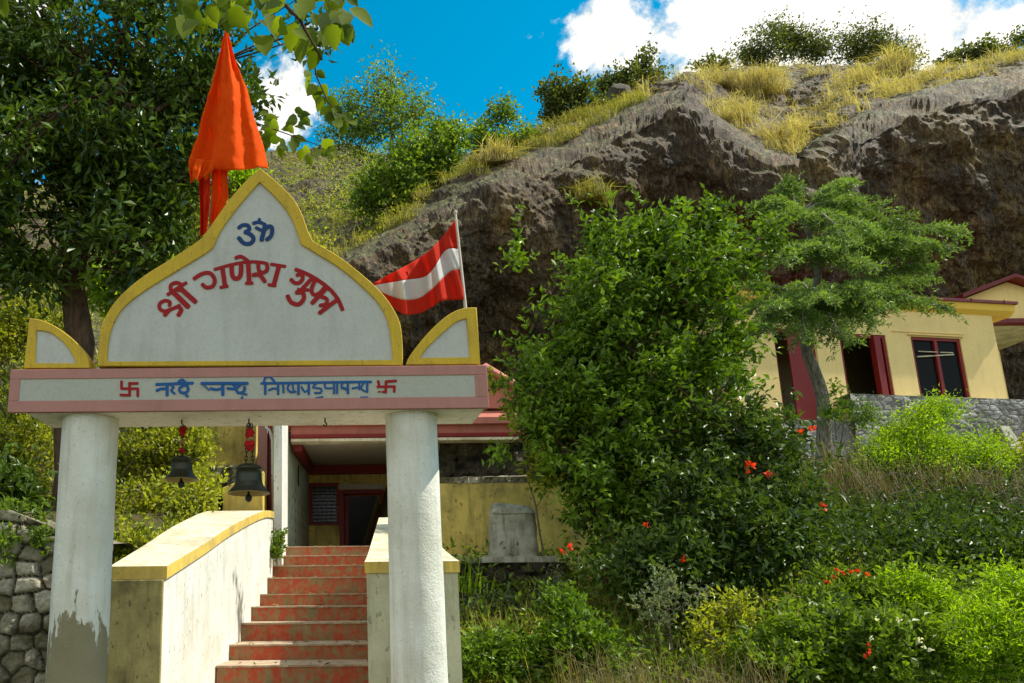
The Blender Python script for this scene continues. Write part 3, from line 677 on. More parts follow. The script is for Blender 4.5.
# hooks under the beam
for px in (182, 249, 325):
    mb = MB(); c = P(px, 416, 5.05); c[2] = zb
    mb.tube([c + np.array((0, 0, .004)), c + np.array((0, 0, -.025)), c + np.array((.012, 0, -.04)), c + np.array((.004, 0, -.055)), c + np.array((-.01, 0, -.042))], .005, 6)
    mb.build('hook', M_iron, gate)

# ================================================================== BELLS
def bell(name, label, px, ytop, ybot, wpx, Y, two):
    c = P(px, ytop, Y); b = P(px, ybot, Y); Rr = wpx / 2 * Y / FPX; H = c[2] - b[2]
    t = thing(name, label, 'bell', (c[0], c[1], b[2]), 'temple bells hanging under the gateway beam')
    mb = MB()
    pr = [(.0, H), (Rr * .22, H), (Rr * .42, H * .96), (Rr * .58, H * .89), (Rr * .655, H * .82), (Rr * .655, H * .79), (Rr * .60, H * .77), (Rr * .60, H * .6), (Rr * .62, H * .42), (Rr * .655, H * .31), (Rr * .675, H * .30), (Rr * .69, H * .26), (Rr * .80, H * .15), (Rr * .93, H * .06), (Rr * 1.0, H * .0)]
    mb.lathe(pr[::-1], (c[0], c[1], b[2]), 36)
    mb.build('bell_body', M_brass, t)
    mb = MB(); mb.lathe([(Rr * 1.0, 0), (Rr * .97, -.006), (Rr * .88, H * .045), (Rr * .72, H * .14), (Rr * .58, H * .26), (Rr * .5, H * .7), (0, H * .8)], (c[0], c[1], b[2] - .0005), 36)
    mb.build('bell_mouth', M_brassin, t)
    mb = MB(); mb.tube([(c[0], c[1], b[2] + H * .7), (c[0], c[1], b[2] - .02)], .008, 8)
    mb.lathe([(0, -.062), (.014, -.058), (.021, -.045), (.022, -.03), (.012, -.016), (.0, -.014)], (c[0], c[1], b[2] + .005), 14)
    mb.build('clapper', M_iron, t)
    mb = MB(); ztop = zb - .05
    # chain of links
    xs_ = (-.02, .025) if two else (0,)
    for dx in xs_:
        z = b[2] + H - .005; k = 0
        while z < ztop - .0:
            a = (dx * (1 if not two else np.interp(z, [b[2] + H, ztop], [1, .4])))
            pts = []
            for j in range(9):
                an = j / 8 * 2 * math.pi; o1 = .009 * math.cos(an); o2 = .018 * math.sin(an)
                pts.append((c[0] + a + (o1 if k % 2 else 0), c[1] + (0 if k % 2 else o1), z + .012 + o2))
            mb.tube(pts, .0035, 5, caps=False); z += .026; k += 1
    mb.build('chain', M_iron, t)
    rng = np.random.default_rng(int(px))
    def rag(z0, h, r, m, n=3):
        mb = MB()
        for q in range(n):
            pts = []; rr = []
            for j in range(7):
                s_ = j / 6; pts.append((c[0] + rng.normal() * .006 + math.cos(q * 2.3) * r * .5, c[1] + math.sin(q * 2.3) * r * .5 - .004, z0 - s_ * h)); rr.append(r * (.45 + .5 * math.sin(math.pi * min(1, s_ + .12)) + rng.random() * .2))
            mb.tube(pts, rr, 9)
        return mb.build('cloth_tie', m, t)
    zc = lambda y: P(px, y, Y)[2]
    if two: rag(zc(430), .055, .02, M_ragred); rag(zc(441), .06, .024, M_ragred, 2); rag(zc(437), .03, .022, M_ragtan, 2)
    else: rag(zc(427), .06, .018, M_ragred); rag(zc(440), .03, .012, M_ragtan, 2); rag(zc(448), .035, .011, M_ragred, 2)
    return t
bell('temple_bell', 'smaller left dark bronze bell hanging nearer the left column', 182, 456, 479.5, 35, 5.15, False)
bell('temple_bell', 'larger right dark bronze bell hanging on doubled chains before the yellow block', 249, 463.5, 493, 43, 4.98, True)

# ================================================================== FLAGS
def clothmat(name, c1, c2):
    m, t, o = mat(name); v = objco(t); n = noise(t, mapping(t, v, (10, 10, 2)), 2, 4)
    col = mixc(t, n, c1, c2); g = noise(t, v, 300, 2)
    b = N(t, 'ShaderNodeBsdfPrincipled'); t.links.new(col, b.inputs['Base Color']); b.inputs['Roughness'].default_value = .85; b.inputs['Specular IOR Level'].default_value = .1
    tr = N(t, 'ShaderNodeBsdfTranslucent'); t.links.new(col, tr.inputs[0]); mx = N(t, 'ShaderNodeMixShader'); mx.inputs[0].default_value = .5
    t.links.new(b.outputs[0], mx.inputs[1]); t.links.new(tr.outputs[0], mx.inputs[2]); t.links.new(mx.outputs[0], o.inputs[0]); return m
M_or = clothmat('saffron_cloth', (.85, .10, .005), (.95, .16, .008)); M_rd = clothmat('red_cloth', (.60, .035, .018), (.75, .06, .03)); M_wt = clothmat('white_cloth', (.68, .66, .64), (.8, .79, .77)); M_dr = clothmat('deep_red_cloth', (.62, .03, .006), (.8, .06, .01))
M_pole = simple('weathered_pole', (.55, .5, .42), .7)
def cloth(name, m, left, right, Y, waves, amp, parent, nu=40, nv=70, seed=0, yprof=None, botwave=0, mi=None, thick=.002):
    """left/right: edge polylines (px,py) top to bottom"""
    def rs(pl, n):
        pl = np.array(pl, float); s_ = np.concatenate([[0], np.cumsum(np.linalg.norm(np.diff(pl, axis=0), axis=1))]); s_ /= s_[-1]; u = np.linspace(0, 1, n)
        return np.stack([np.interp(u, s_, pl[:, 0]), np.interp(u, s_, pl[:, 1])], 1)
    Lp = rs(left, nv); Rp = rs(right, nv); u = np.linspace(0, 1, nu)[None, :, None]
    XY = Lp[:, None] * (1 - u) + Rp[:, None] * u; U = np.broadcast_to(u[..., 0], (nv, nu)); Vv = np.linspace(0, 1, nv)[:, None] * np.ones((1, nu))
    A = amp * np.minimum(1, Vv * 1.6 + .15)
    ph = fbm(np.stack([U * 2, Vv * 2, U * 0 + seed], -1), seed, 2) * 1.6
    yy = Y + A * np.sin(U * waves * 2 * math.pi + ph) + .4 * A * np.sin(U * waves * 5.1 * math.pi + 2 + Vv * 3 + ph) 
    XY = XY + np.stack([U * 0, botwave * np.sin(U * 13 + 1) * Vv ** 8], -1)
    Gm = Pn(XY[..., 0], XY[..., 1], yy)
    Gm[..., 1] += fbm(np.stack([XY[..., 0] * .12, XY[..., 1] * .05, U * 0 + seed], -1), seed + 50, 4, .6) * amp * .8
    o = mesh_np(name, Gm.reshape(-1, 3), gridF(nv, nu), m, parent, smooth=True, mi=mi)
    s_ = o.modifiers.new('solid', 'SOLIDIFY'); s_.thickness = thick
    return o
YFl = 5.12
pb = P(208, 364, YFl)
t = thing('saffron_flag', 'tall saffron orange temple flag on a pole rising behind the pediment peak', 'flag', (pb[0], YFl, zt))
mb = MB(); mb.tube([(pb[0], YFl, zt), P(211, 215, YFl), P(219, 120, YFl), P(226, 29, YFl)], [.014, .012, .011, .008], 8); mb.build('flagpole', M_pole, t)
cloth('flag_cloth', M_or, [(225, 30), (219, 55), (212, 80), (204, 110), (196, 140), (188, 160), (189, 172)], [(227, 29), (236, 62), (247, 88), (255, 122), (264, 148), (268, 168)], YFl - .07, 1.4, .055, t, seed=3, botwave=0)
# bunched lower part
cloth('flag_fold', M_or, [(190, 158), (189, 170), (191, 182)], [(216, 160), (213, 170), (206, 178)], YFl - .13, 2, .03, t, 24, 20, seed=7, botwave=2)
cloth('flag_tail', M_dr, [(201, 160), (199, 185), (200, 210), (200, 238)], [(210.5, 160), (210.5, 185), (210, 205), (207, 232)], YFl - .05, .8, .03, t, 24, 50, seed=5)
cloth('flag_tail', M_or, [(212, 160), (211.5, 185), (211.5, 205), (209, 228)], [(229, 161), (227, 180), (229, 196), (221, 216)], YFl - .03, .8, .03, t, 24, 50, seed=9)
# red and white flag
t = thing('red_white_flag', 'red flag with a wavy white middle stripe flying behind the right pediment shoulder', 'flag', (P(469, 364, 5.12)[0], 5.12, zt))
mb = MB(); a = P(464.5, 299, 5.12); b_ = P(455.5, 214, 5.12); dd = (a - b_) / (a - b_)[2]
mb.tube([a + dd * (zt - a[2]), a, b_], [.014, .011, .008], 8); mb.lathe([(0, .03), (.012, .02), (.014, .01), (.008, -.002)], b_, 10); mb.build('flagpole', M_pole, t)
cv_ = [[(456, 219), (443, 236), (430, 250), (417, 259), (405, 266), (388, 275), (372, 284)],
       [(458.5, 249), (450, 248.5), (443, 253), (434, 268), (424, 277), (405, 280), (373, 285.5)],
       [(461, 269.5), (452, 270.5), (443, 278), (432, 289), (418, 298.5), (400, 299), (374, 289)],
       [(464, 299), (452, 300), (441, 301), (428, 309.5), (415, 314), (400, 312.5), (377, 293)]]
def rsn(pl, n):
    q = np.array(catmull(pl, 6)); s_ = np.concatenate([[0], np.cumsum(np.linalg.norm(np.diff(q, axis=0), axis=1))]); s_ /= s_[-1]; u = np.linspace(0, 1, n)
    return np.stack([np.interp(u, s_, q[:, 0]), np.interp(u, s_, q[:, 1])], 1)
nU = 60; cs = [rsn(c, nU) for c in cv_]; rowsF = []
for j in range(3):
    for k_ in range(8): rowsF.append(cs[j] * (1 - k_ / 8) + cs[j + 1] * k_ / 8)
rowsF.append(cs[3]); Q = np.array(rowsF); U = np.linspace(0, 1, nU)[None]; Vv = np.linspace(0, 1, 25)[:, None]
yy = 5.12 + .075 * np.minimum(1, U * 3) * np.sin(U * 15 + Vv * 1.5) + .03 * np.sin(U * 31 + Vv * 4)
for nm, m_, r0, r1 in (('flag_cloth', M_rd, 0, 9), ('flag_stripe', M_wt, 8, 17), ('flag_cloth', M_rd, 16, 25)):
    g_ = Pn(Q[..., 0], Q[..., 1], yy)[r0:r1]
    o = mesh_np(nm, g_.reshape(-1, 3), gridF(r1 - r0, nU), m_, t, smooth=True); s_ = o.modifiers.new('solid', 'SOLIDIFY'); s_.thickness = .002

# ================================================================== STAIR
SY = [665, 644, 622.5, 606, 593.5, 577, 565, 555, 546]
XL = [220, 229, 239, 249, 256, 263, 270, 279, 286]; XR = [366, 366, 366, 366.5, 367, 368, 369, 371, 372.5]
st_ = thing('stairway', 'worn red painted concrete steps climbing from the gateway to the cave temple porch', 'stairs', (0, 4, 0))
nos = []
for i in range(9):
    Yi = 7.0 + .585 * i; a = P(XL[i], SY[i], Yi); b = P(XR[i], SY[i], Yi); nos.append([Yi, a[0] - .03, b[0] + .03, (a[2] + b[2]) / 2])
dz = (nos[8][3] - nos[0][3]) / 8
low = []
for k in range(1, 7):
    low.append([7.0 - .585 * k, nos[0][1] - .055 * k, nos[0][2] - .01 * k, max(.02, nos[0][3] - dz * k)])
allst = low[::-1] + nos
for i, (Yi, a, b, z) in enumerate(allst):
    Yn = allst[i + 1][0] if i + 1 < len(allst) else 15.6; zp = allst[i - 1][3] if i else -.1
    mb = MB(); mb.box(a, b, Yi + .012, Yn + .05, zp - .1, z - .016, 0)
    n = 30; e = [(Yi - .004 + .008 * math.sin(j * 1.7 + i) + random.Random(i * 50 + j).uniform(-.004, .004)) for j in range(n + 1)]
    xs_ = [a + (b - a) * j / n for j in range(n + 1)]
    top = [(xs_[j], e[j], z) for j in range(n + 1)]; bot = [(xs_[j], e[j] + .004, z - .016) for j in range(n + 1)]
    tb = [(xs_[j], Yn + .05, z) for j in range(n + 1)]; bb = [(xs_[j], Yn + .05, z - .0155) for j in range(n + 1)]
    vs = top + bot + tb + bb; m_ = n + 1
    mb.add(vs, [(j, j + 1, 2 * m_ + j + 1, 2 * m_ + j) for j in range(n)], 1)
    mb.add(vs, [(m_ + j, m_ + j + 1, j + 1, j) for j in range(n)] + [(m_ + j + 1, m_ + j, 3 * m_ + j, 3 * m_ + j + 1) for j in range(n)], 1)
    mb.build('step', [M_stair, M_tread], st_)

# ---- left parapet wall
def wline(Y): return np.interp(Y, [4.5, 5.4, 7, 9.6, 11.7, 13], [-1.2, -1.11, -.985, -.80, -.68, -.6])
t = thing('parapet_wall', 'sunlit white left parapet wall of the stairs with sloping yellow cap', 'wall', (-1.2, 5.4, 0))
tops = [(5.4, P(165, 566, 5.4)[2]), (6.45, P(203, 543.5, 6.45)[2]), (7.6, P(232, 525, 7.6)[2]), (9.6, P(265, 510.5, 9.6)[2]), (11.0, P(265, 510.5, 9.6)[2] + .1)]
tops = [(y, z) for y, z in tops]; ysl = np.linspace(5.4, 10.4, 26); zl = np.array([p[1] for p in catmull(tops, 5)]); yl = np.array([p[0] for p in catmull(tops, 5)])
zl = np.interp(ysl, yl, zl); CAP = .085
mb = MB(); mc = MB(); mtp = MB()
for i in range(len(ysl) - 1):
    y0, y1 = ysl[i], ysl[i + 1]; a0, a1 = wline(y0), wline(y1); o0, o1 = -1.46, -1.46
    z0, z1 = zl[i] - CAP, zl[i + 1] - CAP
    mb.add([(a0, y0, -.2), (a1, y1, -.2), (a1, y1, z1), (a0, y0, z0), (o0, y0, -.2), (o1, y1, -.2), (o1, y1, z1), (o0, y0, z0)], [(0, 1, 2, 3), (5, 4, 7, 6)])
    e = .018
    vs = [(o0 - e, y0, z0 + .001), (a0 + e, y0, z0 + .001), (a1 + e, y1, z1 + .001), (o1 - e, y1, z1 + .001), (o0 - e, y0, zl[i]), (a0 + e, y0, zl[i]), (a1 + e, y1, zl[i + 1]), (o1 - e, y1, zl[i + 1])]
    mc.add(vs, [(0, 3, 2, 1), (1, 2, 6, 5), (3, 0, 4, 7)] + ([(0, 1, 5, 4)] if i == 0 else [])); mc.add(vs, [(4, 5, 6, 7)], 1)
mb.build('wall_face', M_white, t)
mb = MB(); mb.box(-1.46, -1.11, 5.392, 5.6, -.2, zl[0] - CAP - .001); 
mb.build('end_face', M_dirtwall, t, .01); mc.build('cap', [M_capyel, M_captop], t)
# ---- right parapet
t = thing('parapet_wall', 'pale right parapet wall of the stairs behind the right column with yellow cap', 'wall', (.5, 5.4, 0))
zf = P(372, 562, 5.4)[2]; zr_ = P(381, 516, 9.6)[2]
mb = MB(); mc = MB(); x0 = P(367, 600, 5.4)[0]; x1 = P(459, 600, 5.4)[0]
ys2 = np.linspace(5.4, 9.8, 12)
for i in range(11):
    y0, y1 = ys2[i], ys2[i + 1]; f = lambda y: np.interp(y, [5.4, 9.8], [x0, .60]); g = lambda y: np.interp(y, [5.4, 9.8], [x1, .98]); zz_ = lambda y: np.interp(y, [5.4, 6.0, 9.8], [zf, zf + .08, zr_]) - .075
    mb.add([(f(y0), y0, -.2), (f(y1), y1, -.2), (f(y1), y1, zz_(y1)), (f(y0), y0, zz_(y0)), (g(y0), y0, -.2), (g(y1), y1, -.2), (g(y1), y1, zz_(y1)), (g(y0), y0, zz_(y0))], [(1, 0, 3, 2), (4, 5, 6, 7)] + ([(0, 4, 7, 3)] if i == 0 else []) + ([(1, 2, 6, 5)] if i == 10 else []))
    vs = [(f(y0) - .012, y0 - (.012 if i == 0 else 0), zz_(y0) + .001), (g(y0) + .012, y0 - (.012 if i == 0 else 0), zz_(y0) + .001), (g(y1) + .012, y1, zz_(y1) + .001), (f(y1) - .012, y1, zz_(y1) + .001)]
    vs += [(v[0], v[1], v[2] + .075) for v in vs]
    mc.add(vs, [(0, 3, 2, 1), (1, 2, 6, 5), (3, 0, 4, 7)] + ([(0, 1, 5, 4)] if i == 0 else [])); mc.add(vs, [(4, 5, 6, 7)], 1)
mb.build('wall_face', M_palewall, t); mc.build('cap', [M_capyel, M_captop], t)

# ================================================================== PORCH / CAVE TEMPLE
YL = 12.3; YBk = 15.4
tp_ = thing('temple_porch', 'cave temple porch with faded red roof beam, dark doorway and barred window above the stairs', 'building', (.3, YL, 2.3))
def bx(mb, px0, py0, px1, py1, Y, dep, m=0, Yback=None):
    a = P(px0, py1, Y); b = P(px1, py0, Y); mb.box(a[0], b[0], Y, Y + dep, a[2], b[2], m)
zfl = nos[8][3]
# back wall pieces
mb = MB()
zc_ = P(340, 466, YBk)[2]
zdoor = P(360, 494, YBk)[2]; dx0 = P(344, 520, YBk)[0]; dx1 = P(381, 520, YBk)[0]; wx0 = P(309, 500, YBk)[0]; wx1 = P(340, 500, YBk)[0]; wz0 = P(325, 525, YBk)[2]; wz1 = P(325, 483, YBk)[2]
xlw = P(300, 500, YBk)[0]; xrw = P(446, 500, YBk)[0]
mb.box(xlw, wx0, YBk, YBk + .3, zfl - .3, zc_); mb.box(wx0, wx1, YBk, YBk + .3, zfl - .3, wz0); mb.box(wx0, wx1, YBk, YBk + .3, wz1, zc_)
mb.box(wx1, dx0, YBk, YBk + .3, zfl - .3, zc_); mb.box(dx0, dx1, YBk, YBk + .3, zdoor, zc_); mb.box(dx1, xrw, YBk, YBk + .3, zfl - .3, zc_)
mb.build('back_wall', M_ywall, tp_)
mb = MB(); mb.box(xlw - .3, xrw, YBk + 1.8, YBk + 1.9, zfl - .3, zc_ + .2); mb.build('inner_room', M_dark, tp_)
mb = MB()
s_ = .07
mb.box(dx0 - s_ * 1.3, dx0, YBk - .04, YBk + .1, zfl, zdoor + s_); mb.box(dx1, dx1 + s_, YBk - .04, YBk + .1, zfl, zdoor + s_); mb.box(dx0, dx1, YBk - .04, YBk + .1, zdoor, zdoor + s_ * 1.1)
mb.build('door_frame', M_red, tp_, .005)
mb = MB(); mb.box(dx0 + .02, dx0 + .09, YBk + .1, YBk + .8, zfl, zdoor - .02); mb.build('door_leaf', M_red, tp_)
mb = MB(); mb.box(dx0 - .1, dx1 + .08, YBk - .05, YBk - .002, zdoor + .09, zdoor + .19); mb.build('transom_board', M_ceil, tp_)
fr = MB(); fr.box(wx0, wx0 + s_, YBk - .03, YBk + .08, wz0, wz1); fr.box(wx1 - s_, wx1, YBk - .03, YBk + .08, wz0, wz1); fr.box(wx0 + s_, wx1 - s_, YBk - .03, YBk + .08, wz1 - s_, wz1); fr.box(wx0 + s_, wx1 - s_, YBk - .03, YBk + .08, wz0, wz0 + s_ * .6)
win = fr.build('window', M_red, tp_)
mb = MB()
for k in range(1, 5):
    x = wx0 + s_ + (wx1 - wx0 - 2 * s_) * k / 5; mb.tube([(x, YBk + .03, wz0), (x, YBk + .03, wz1)], .007, 5)
for k in range(1, 12):
    z = wz0 + (wz1 - wz0) * k / 12; mb.tube([(wx0 + s_, YBk + .025, z), (wx1 - s_, YBk + .025, z)], .010, 5)
gr = mb.build('window_grille', simple('grey_iron_bars', (.30, .32, .33), .5, .5), tp_); gr.parent = win; gr.matrix_parent_inverse = Matrix.Translation(-tp_.location)
gr.matrix_parent_inverse = Matrix.Identity(4)
mb = MB(); mb.box(wx0 - .05, wx1 + .05, YBk + .12, YBk + .14, wz0 - .05, wz1 + .05); mb.build('window_pane', simple('dark_glass', (.02, .025, .03), .1), tp_)
# ceiling, beams
zl0 = P(340, 441, YL)[2]
xce = P(443, 441, YL)[0]; mb = MB(); xa = P(291, 441, YL)[0]; xb = P(530, 441, YL)[0]
mb.add([(xa, YL + .2, zl0 + .01), (xce, YL + .2, zl0 + .01), (xrw, YBk + .3, zc_ + .02), (xa, YBk + .3, zc_ + .02), (xa, YL + .2, zl0 + .08), (xce, YL + .2, zl0 + .08), (xrw, YBk + .3, zc_ + .09), (xa, YBk + .3, zc_ + .09)], [(0, 3, 2, 1), (4, 5, 6, 7), (0, 1, 5, 4), (1, 2, 6, 5), (2, 3, 7, 6), (3, 0, 4, 7)])
mb.build('ceiling', M_ceil, tp_)
mb = MB(); mb.box(xlw - .05, xrw, YBk - .16, YBk - .003, zc_ - .17, zc_ - .002)
xq = P(293, 441, YL)[0]; xq2 = P(309, 470, YBk)[0]
mb.add([(xq, YL + .2, zl0 - .12), (xq + .13, YL + .2, zl0 - .12), (xq2 + .1, YBk - .1, zc_ - .16), (xq2 - .03, YBk - .1, zc_ - .16), (xq, YL + .2, zl0 + .008), (xq + .13, YL + .2, zl0 + .008), (xq2 + .1, YBk - .1, zc_ + .015), (xq2 - .03, YBk - .1, zc_ + .015)], [(0, 3, 2, 1), (4, 5, 6, 7), (0, 1, 5, 4), (1, 2, 6, 5), (2, 3, 7, 6), (3, 0, 4, 7)])
mb.build('ceiling_beam', M_red, tp_)
# roof slab with moulded fascia
mb = MB(); z1_ = P(400, 426, YL)[2]
mb.box(xa, xb, YL - .02, YL + .25, zl0 + .03, z1_, 0); mb.box(xa, xb, YL - .06, YL + .2, zl0 + .05, zl0 + .10, 1); mb.box(xa, xb, YL - .05, YL + .2, zl0 - .012, zl0 + .03, 2)
mb.box(xa - .1, xb + .1, YL - .14, YL + .4, z1_ + .001, z1_ + .10, 0)
zr = P(500, 395, YL + 1.5)[2]
mb.add([(xa, YL - .1, z1_ + .101), (xb, YL - .1, z1_ + .101), (xb - .2, YL + 1.6, zr), (xa, YL + 1.6, zr)], [(0, 1, 2, 3)], 0)
mb.add([(xb + .02, YL - .1, z1_ + .1), (xb - .18, YL + 1.6, zr - .01), (xb - .18, YL + 3, zr - .01), (xb + .02, YL + 3, z1_ + .1)], [(0, 1, 2, 3)], 0)
mb.build('roof', [M_roofpink, M_red, M_captop], tp_)
mb = MB(); A_ = P(486, 368, YL + .3); B_ = P(548, 406, YL + .3)
C_ = np.array((2 * A_[0] - B_[0], A_[1], B_[2])); mb.tube([B_, A_, C_], [.085, .085, .085], 4); mb.build('gable_board', M_roofpink, tp_)
mb = MB(); mb.add([B_ + (0, .03, -.02), A_ + (0, .03, 0), C_ + (0, .03, -.02), B_ + (0, .15, -.02), A_ + (0, .15, 0), C_ + (0, .15, -.02)], [(0, 2, 1), (3, 4, 5), (0, 1, 4, 3), (1, 2, 5, 4), (2, 0, 3, 5)]); mb.build('gable_wall', M_roofpink, tp_)
# left porch wall with vent holes (white), leading edge post
mb = MB(); xw0 = P(288, 500, YL)[0]; xw1 = P(309, 500, YBk)[0]
zt_ = zc_ + .05
mb.hexa([(xw0 - .12, YL, zfl - .4), (xw0, YL, zfl - .4), (xw1, YBk, zfl - .4), (xw1 - .2, YBk, zfl - .4), (xw0 - .12, YL, zl0 + .04), (xw0, YL, zl0 + .04), (xw1, YBk, zt_), (xw1 - .2, YBk, zt_)])
sw = mb.build('side_wall', M_palewall, tp_)
mb = MB()
for r_ in range(7):
    for c_ in range(6):
        y = YL + .5 + c_ * .42; f = (y - YL) / (YBk - YL); x = xw0 + (xw1 - xw0) * f; z = zfl + .15 + r_ * .17
        if z > zl0 - .5 or (r_ + c_) % 2 and r_ > 4: continue
        mb = MB(); mb.box(x - .01, x + .004, y, y + .12, z, z + .06); mb.build('vent_hole', M_dark, tp_)
mb = MB(); mb.box(xw0 + (xw1 - xw0) * .45 - .01, xw0 + (xw1 - xw0) * .45 + .006, YL + 1.25, YL + 1.55, zfl + 1.15, zfl + 1.5)
mb.build('vent_hole', M_dark, tp_)
mb = MB(); a = P(281, 548, 10.7); b = P(288.5, 425, 11.2); mb.box(a[0] - .10, a[0] + .01, 10.7, 12.28, zfl - .6, b[2] + .25); mb.build('post', M_white, tp_)
mb = MB(); a = P(272, 548, 11.0); b = P(277, 425, 11.0); mb.box(a[0], b[0], 11.0, 11.6, zfl - .6, b[2] + .25); mb.build('post', M_palewall, tp_)
# pink-edged wall to the left of the porch
mb = MB(); a = P(257, 520, 11.8); b = P(267.5, 400, 11.8); mb.box(a[0], b[0], 11.8, 12.3, a[2] - .6, b[2]); mb.build('pilaster', M_pink, tp_)
mb = MB(); a = P(267.6, 520, 11.8); b = P(274, 400, 11.8); mb.box(a[0], b[0], 11.9, 12.1, a[2] - .6, b[2]); mb.build('pilaster', M_red, tp_)
mb = MB(); mb.tube([P(266, 427, 11.3), P(270, 431, 11.2), P(272.5, 440, 11.1), P(273, 500, 11.1), P(274, 545, 11.1)], .022, 8); mb.build('pipe', M_white, tp_)
# yellow side building
t = thing('side_building', 'ochre yellow wall block behind the bells at the left of the porch', 'building', (P(225, 500, 12.5)[0], 12.5, 3))
mb = MB(); a = P(150, 520, 12.6); b = P(256.5, 385, 12.6); mb.box(a[0], b[0], 12.6, 15, a[2] - .5, b[2]); mb.build('wall', M_ywall, t)
mb = MB(); a = P(150, 384, 12.45); mb.box(a[0] - .1, b[0] + .1, 12.4, 15.1, b[2] + .001, b[2] + .14); mb.build('roof_slab', M_pink, t)
t = thing('yellow_block', 'low sunlit yellow plastered block at the upper end of the left parapet', 'block', (P(243, 500, 10.6)[0], 10.6, 2.3))
mb = MB(); a = P(222, 530, 10.6); b = P(264, 478, 10.6)
mb.hexa([(a[0], 10.6, a[2] - .4), (b[0], 10.6, a[2] - .4), (b[0], 11.1, a[2] - .4), (a[0], 11.1, a[2] - .4), (a[0], 10.6, b[2] - .12), (b[0], 10.6, b[2] + .1), (b[0], 11.1, b[2] + .1), (a[0], 11.1, b[2] - .12)])
mb.build('block_body', M_capyel, t, .02)
o = stone_face(P(190, 480, 11.8)[:2], P(243, 480, 11.8)[:2], P(200, 500, 11.8)[2], P(200, 466, 11.8)[2], .16, .06, 5, .03, .7, M_rubble, 'rubble_ledge', None, None, 1.0)
tag(o, 'pale rubble ledge between the yellow side building and the sunlit bushes', 'stone wall')

# ---- yellow retaining wall, right of the gate
t = thing('retaining_wall', 'stained ochre retaining wall with broken top behind the round-topped stone', 'wall', (2, 9.9, 1.5))
A2 = P(425, 590, 9.9); B2 = P(640, 590, 9.9); zt2 = P(500, 483, 9.9)[2]
mb = MB(); mb.box(A2[0], B2[0], 9.9, 10.2, A2[2] - .8, zt2); mb.build('wall_face', M_ywall, t)
stone_face(A2[:2] + np.array((0, .02)), B2[:2] + np.array((0, .02)), zt2 + .001, zt2 + .08, .1, .03, 8, .02, .8, M_rubble, 'broken_top', t, None, .3)
# dark cave recess behind wall
a = P(440, 520, 12.9); b = P(690, 420, 12.9)
tag(stone_face(a[:2], b[:2], 2.0, b[2] + .3, 1.3, .25, 44, .06, .5, M_rock, 'cave_rock', None, None, 2.0), 'dark bare cave rock between the porch roof and the ochre retaining wall', 'rock')
# ---- standing stone and ledge
t = thing('standing_stone', 'grey weathered upright stone slab with worn top edge on a ledge', 'stone marker', P(515, 557, 8.6))
a = P(491, 557, 8.6); b = P(538, 503, 8.6); w_ = b[0] - a[0]; h_ = b[2] - a[2]
U, Vv = np.meshgrid(np.linspace(0, 1, 48), np.linspace(0, 1, 40)); VV = []
prof_o = []
for j in range(40):
    v = j / 39; 
    tpz = min(1, v / .86); ins_ = 0 if v < .86 else (v - .86) / .14
    for k in range(48):
        an = 2 * math.pi * k / 48; ex = 5.0
        cx_, sy_ = math.cos(an), math.sin(an); q = (abs(cx_) ** ex + abs(sy_) ** ex) ** (-1 / ex)
        r_x = w_ / 2 * (.96 - .08 * tpz) * (1 - .16 * ins_ ** 1.5 if v < .999 else .8); r_y = .14 * (1 - .6 * ins_)
        prof_o.append(((a[0] + b[0]) / 2 + cx_ * q * r_x - .0 + .012 * tpz, 8.74 + sy_ * q * r_y, a[2] + h_ * v * (1 - .03 * (cx_ * q))))
prof_o = np.array(prof_o); prof_o += (fbm(prof_o * 9, 4, 4)[:, None] * .016)
Fq = [(j * 48 + k, j * 48 + (k + 1) % 48, (j + 1) * 48 + (k + 1) % 48, (j + 1) * 48 + k) for j in range(39) for k in range(48)]
o = MB(); o.add(prof_o, Fq, 0, True); o.add(prof_o[-48:], [tuple(range(48))], 0, True); o.build('stone_body', M_concrete, t)
mb = MB(); mb.box(a[0] + .03, b[0] - .03, 8.585, 8.60, a[2] + h_ * .80, a[2] + h_ * .835); mb.build('top_moulding', M_concrete, t, .005)
t = thing('stone_ledge', 'dark rubble plinth with a thin concrete slab under the standing stone', 'ledge', P(520, 600, 8.4))
a = P(482, 560, 8.35); b = P(557, 557, 8.35)
mb = MB(); mb.box(a[0], b[0], 8.35, 9.3, a[2] - .03, P(520, 557.5, 8.6)[2] - .001); mb.build('slab', M_concrete, t, .006)
stone_face((a[0] - .35, 8.5), (b[0] + .1, 8.42), .9, a[2] - .032, .24, .09, 12, .03, .7, M_rock, 'rubble_base', t, None, .6)

# ---- left rubble retaining wall
t = stone_face((-6.5, 7.0), (P(112, 600, 6.9)[0], 6.9), -.2, P(25, 515, 7)[2], .19, .075, 21, .016, .8, M_rubble, 'rubble_wall', None,
               [(0, P(-100, 500, 7)[2]), (3.2, P(-20, 510, 7)[2]), (3.75, P(8, 512, 7)[2]), (4.1, P(45, 528, 7)[2]), (4.6, P(90, 545, 7)[2]), (6, P(100, 550, 7)[2])], 1.0)
tag(t, 'mossy field-stone retaining wall at the lower left behind the left column', 'stone wall')

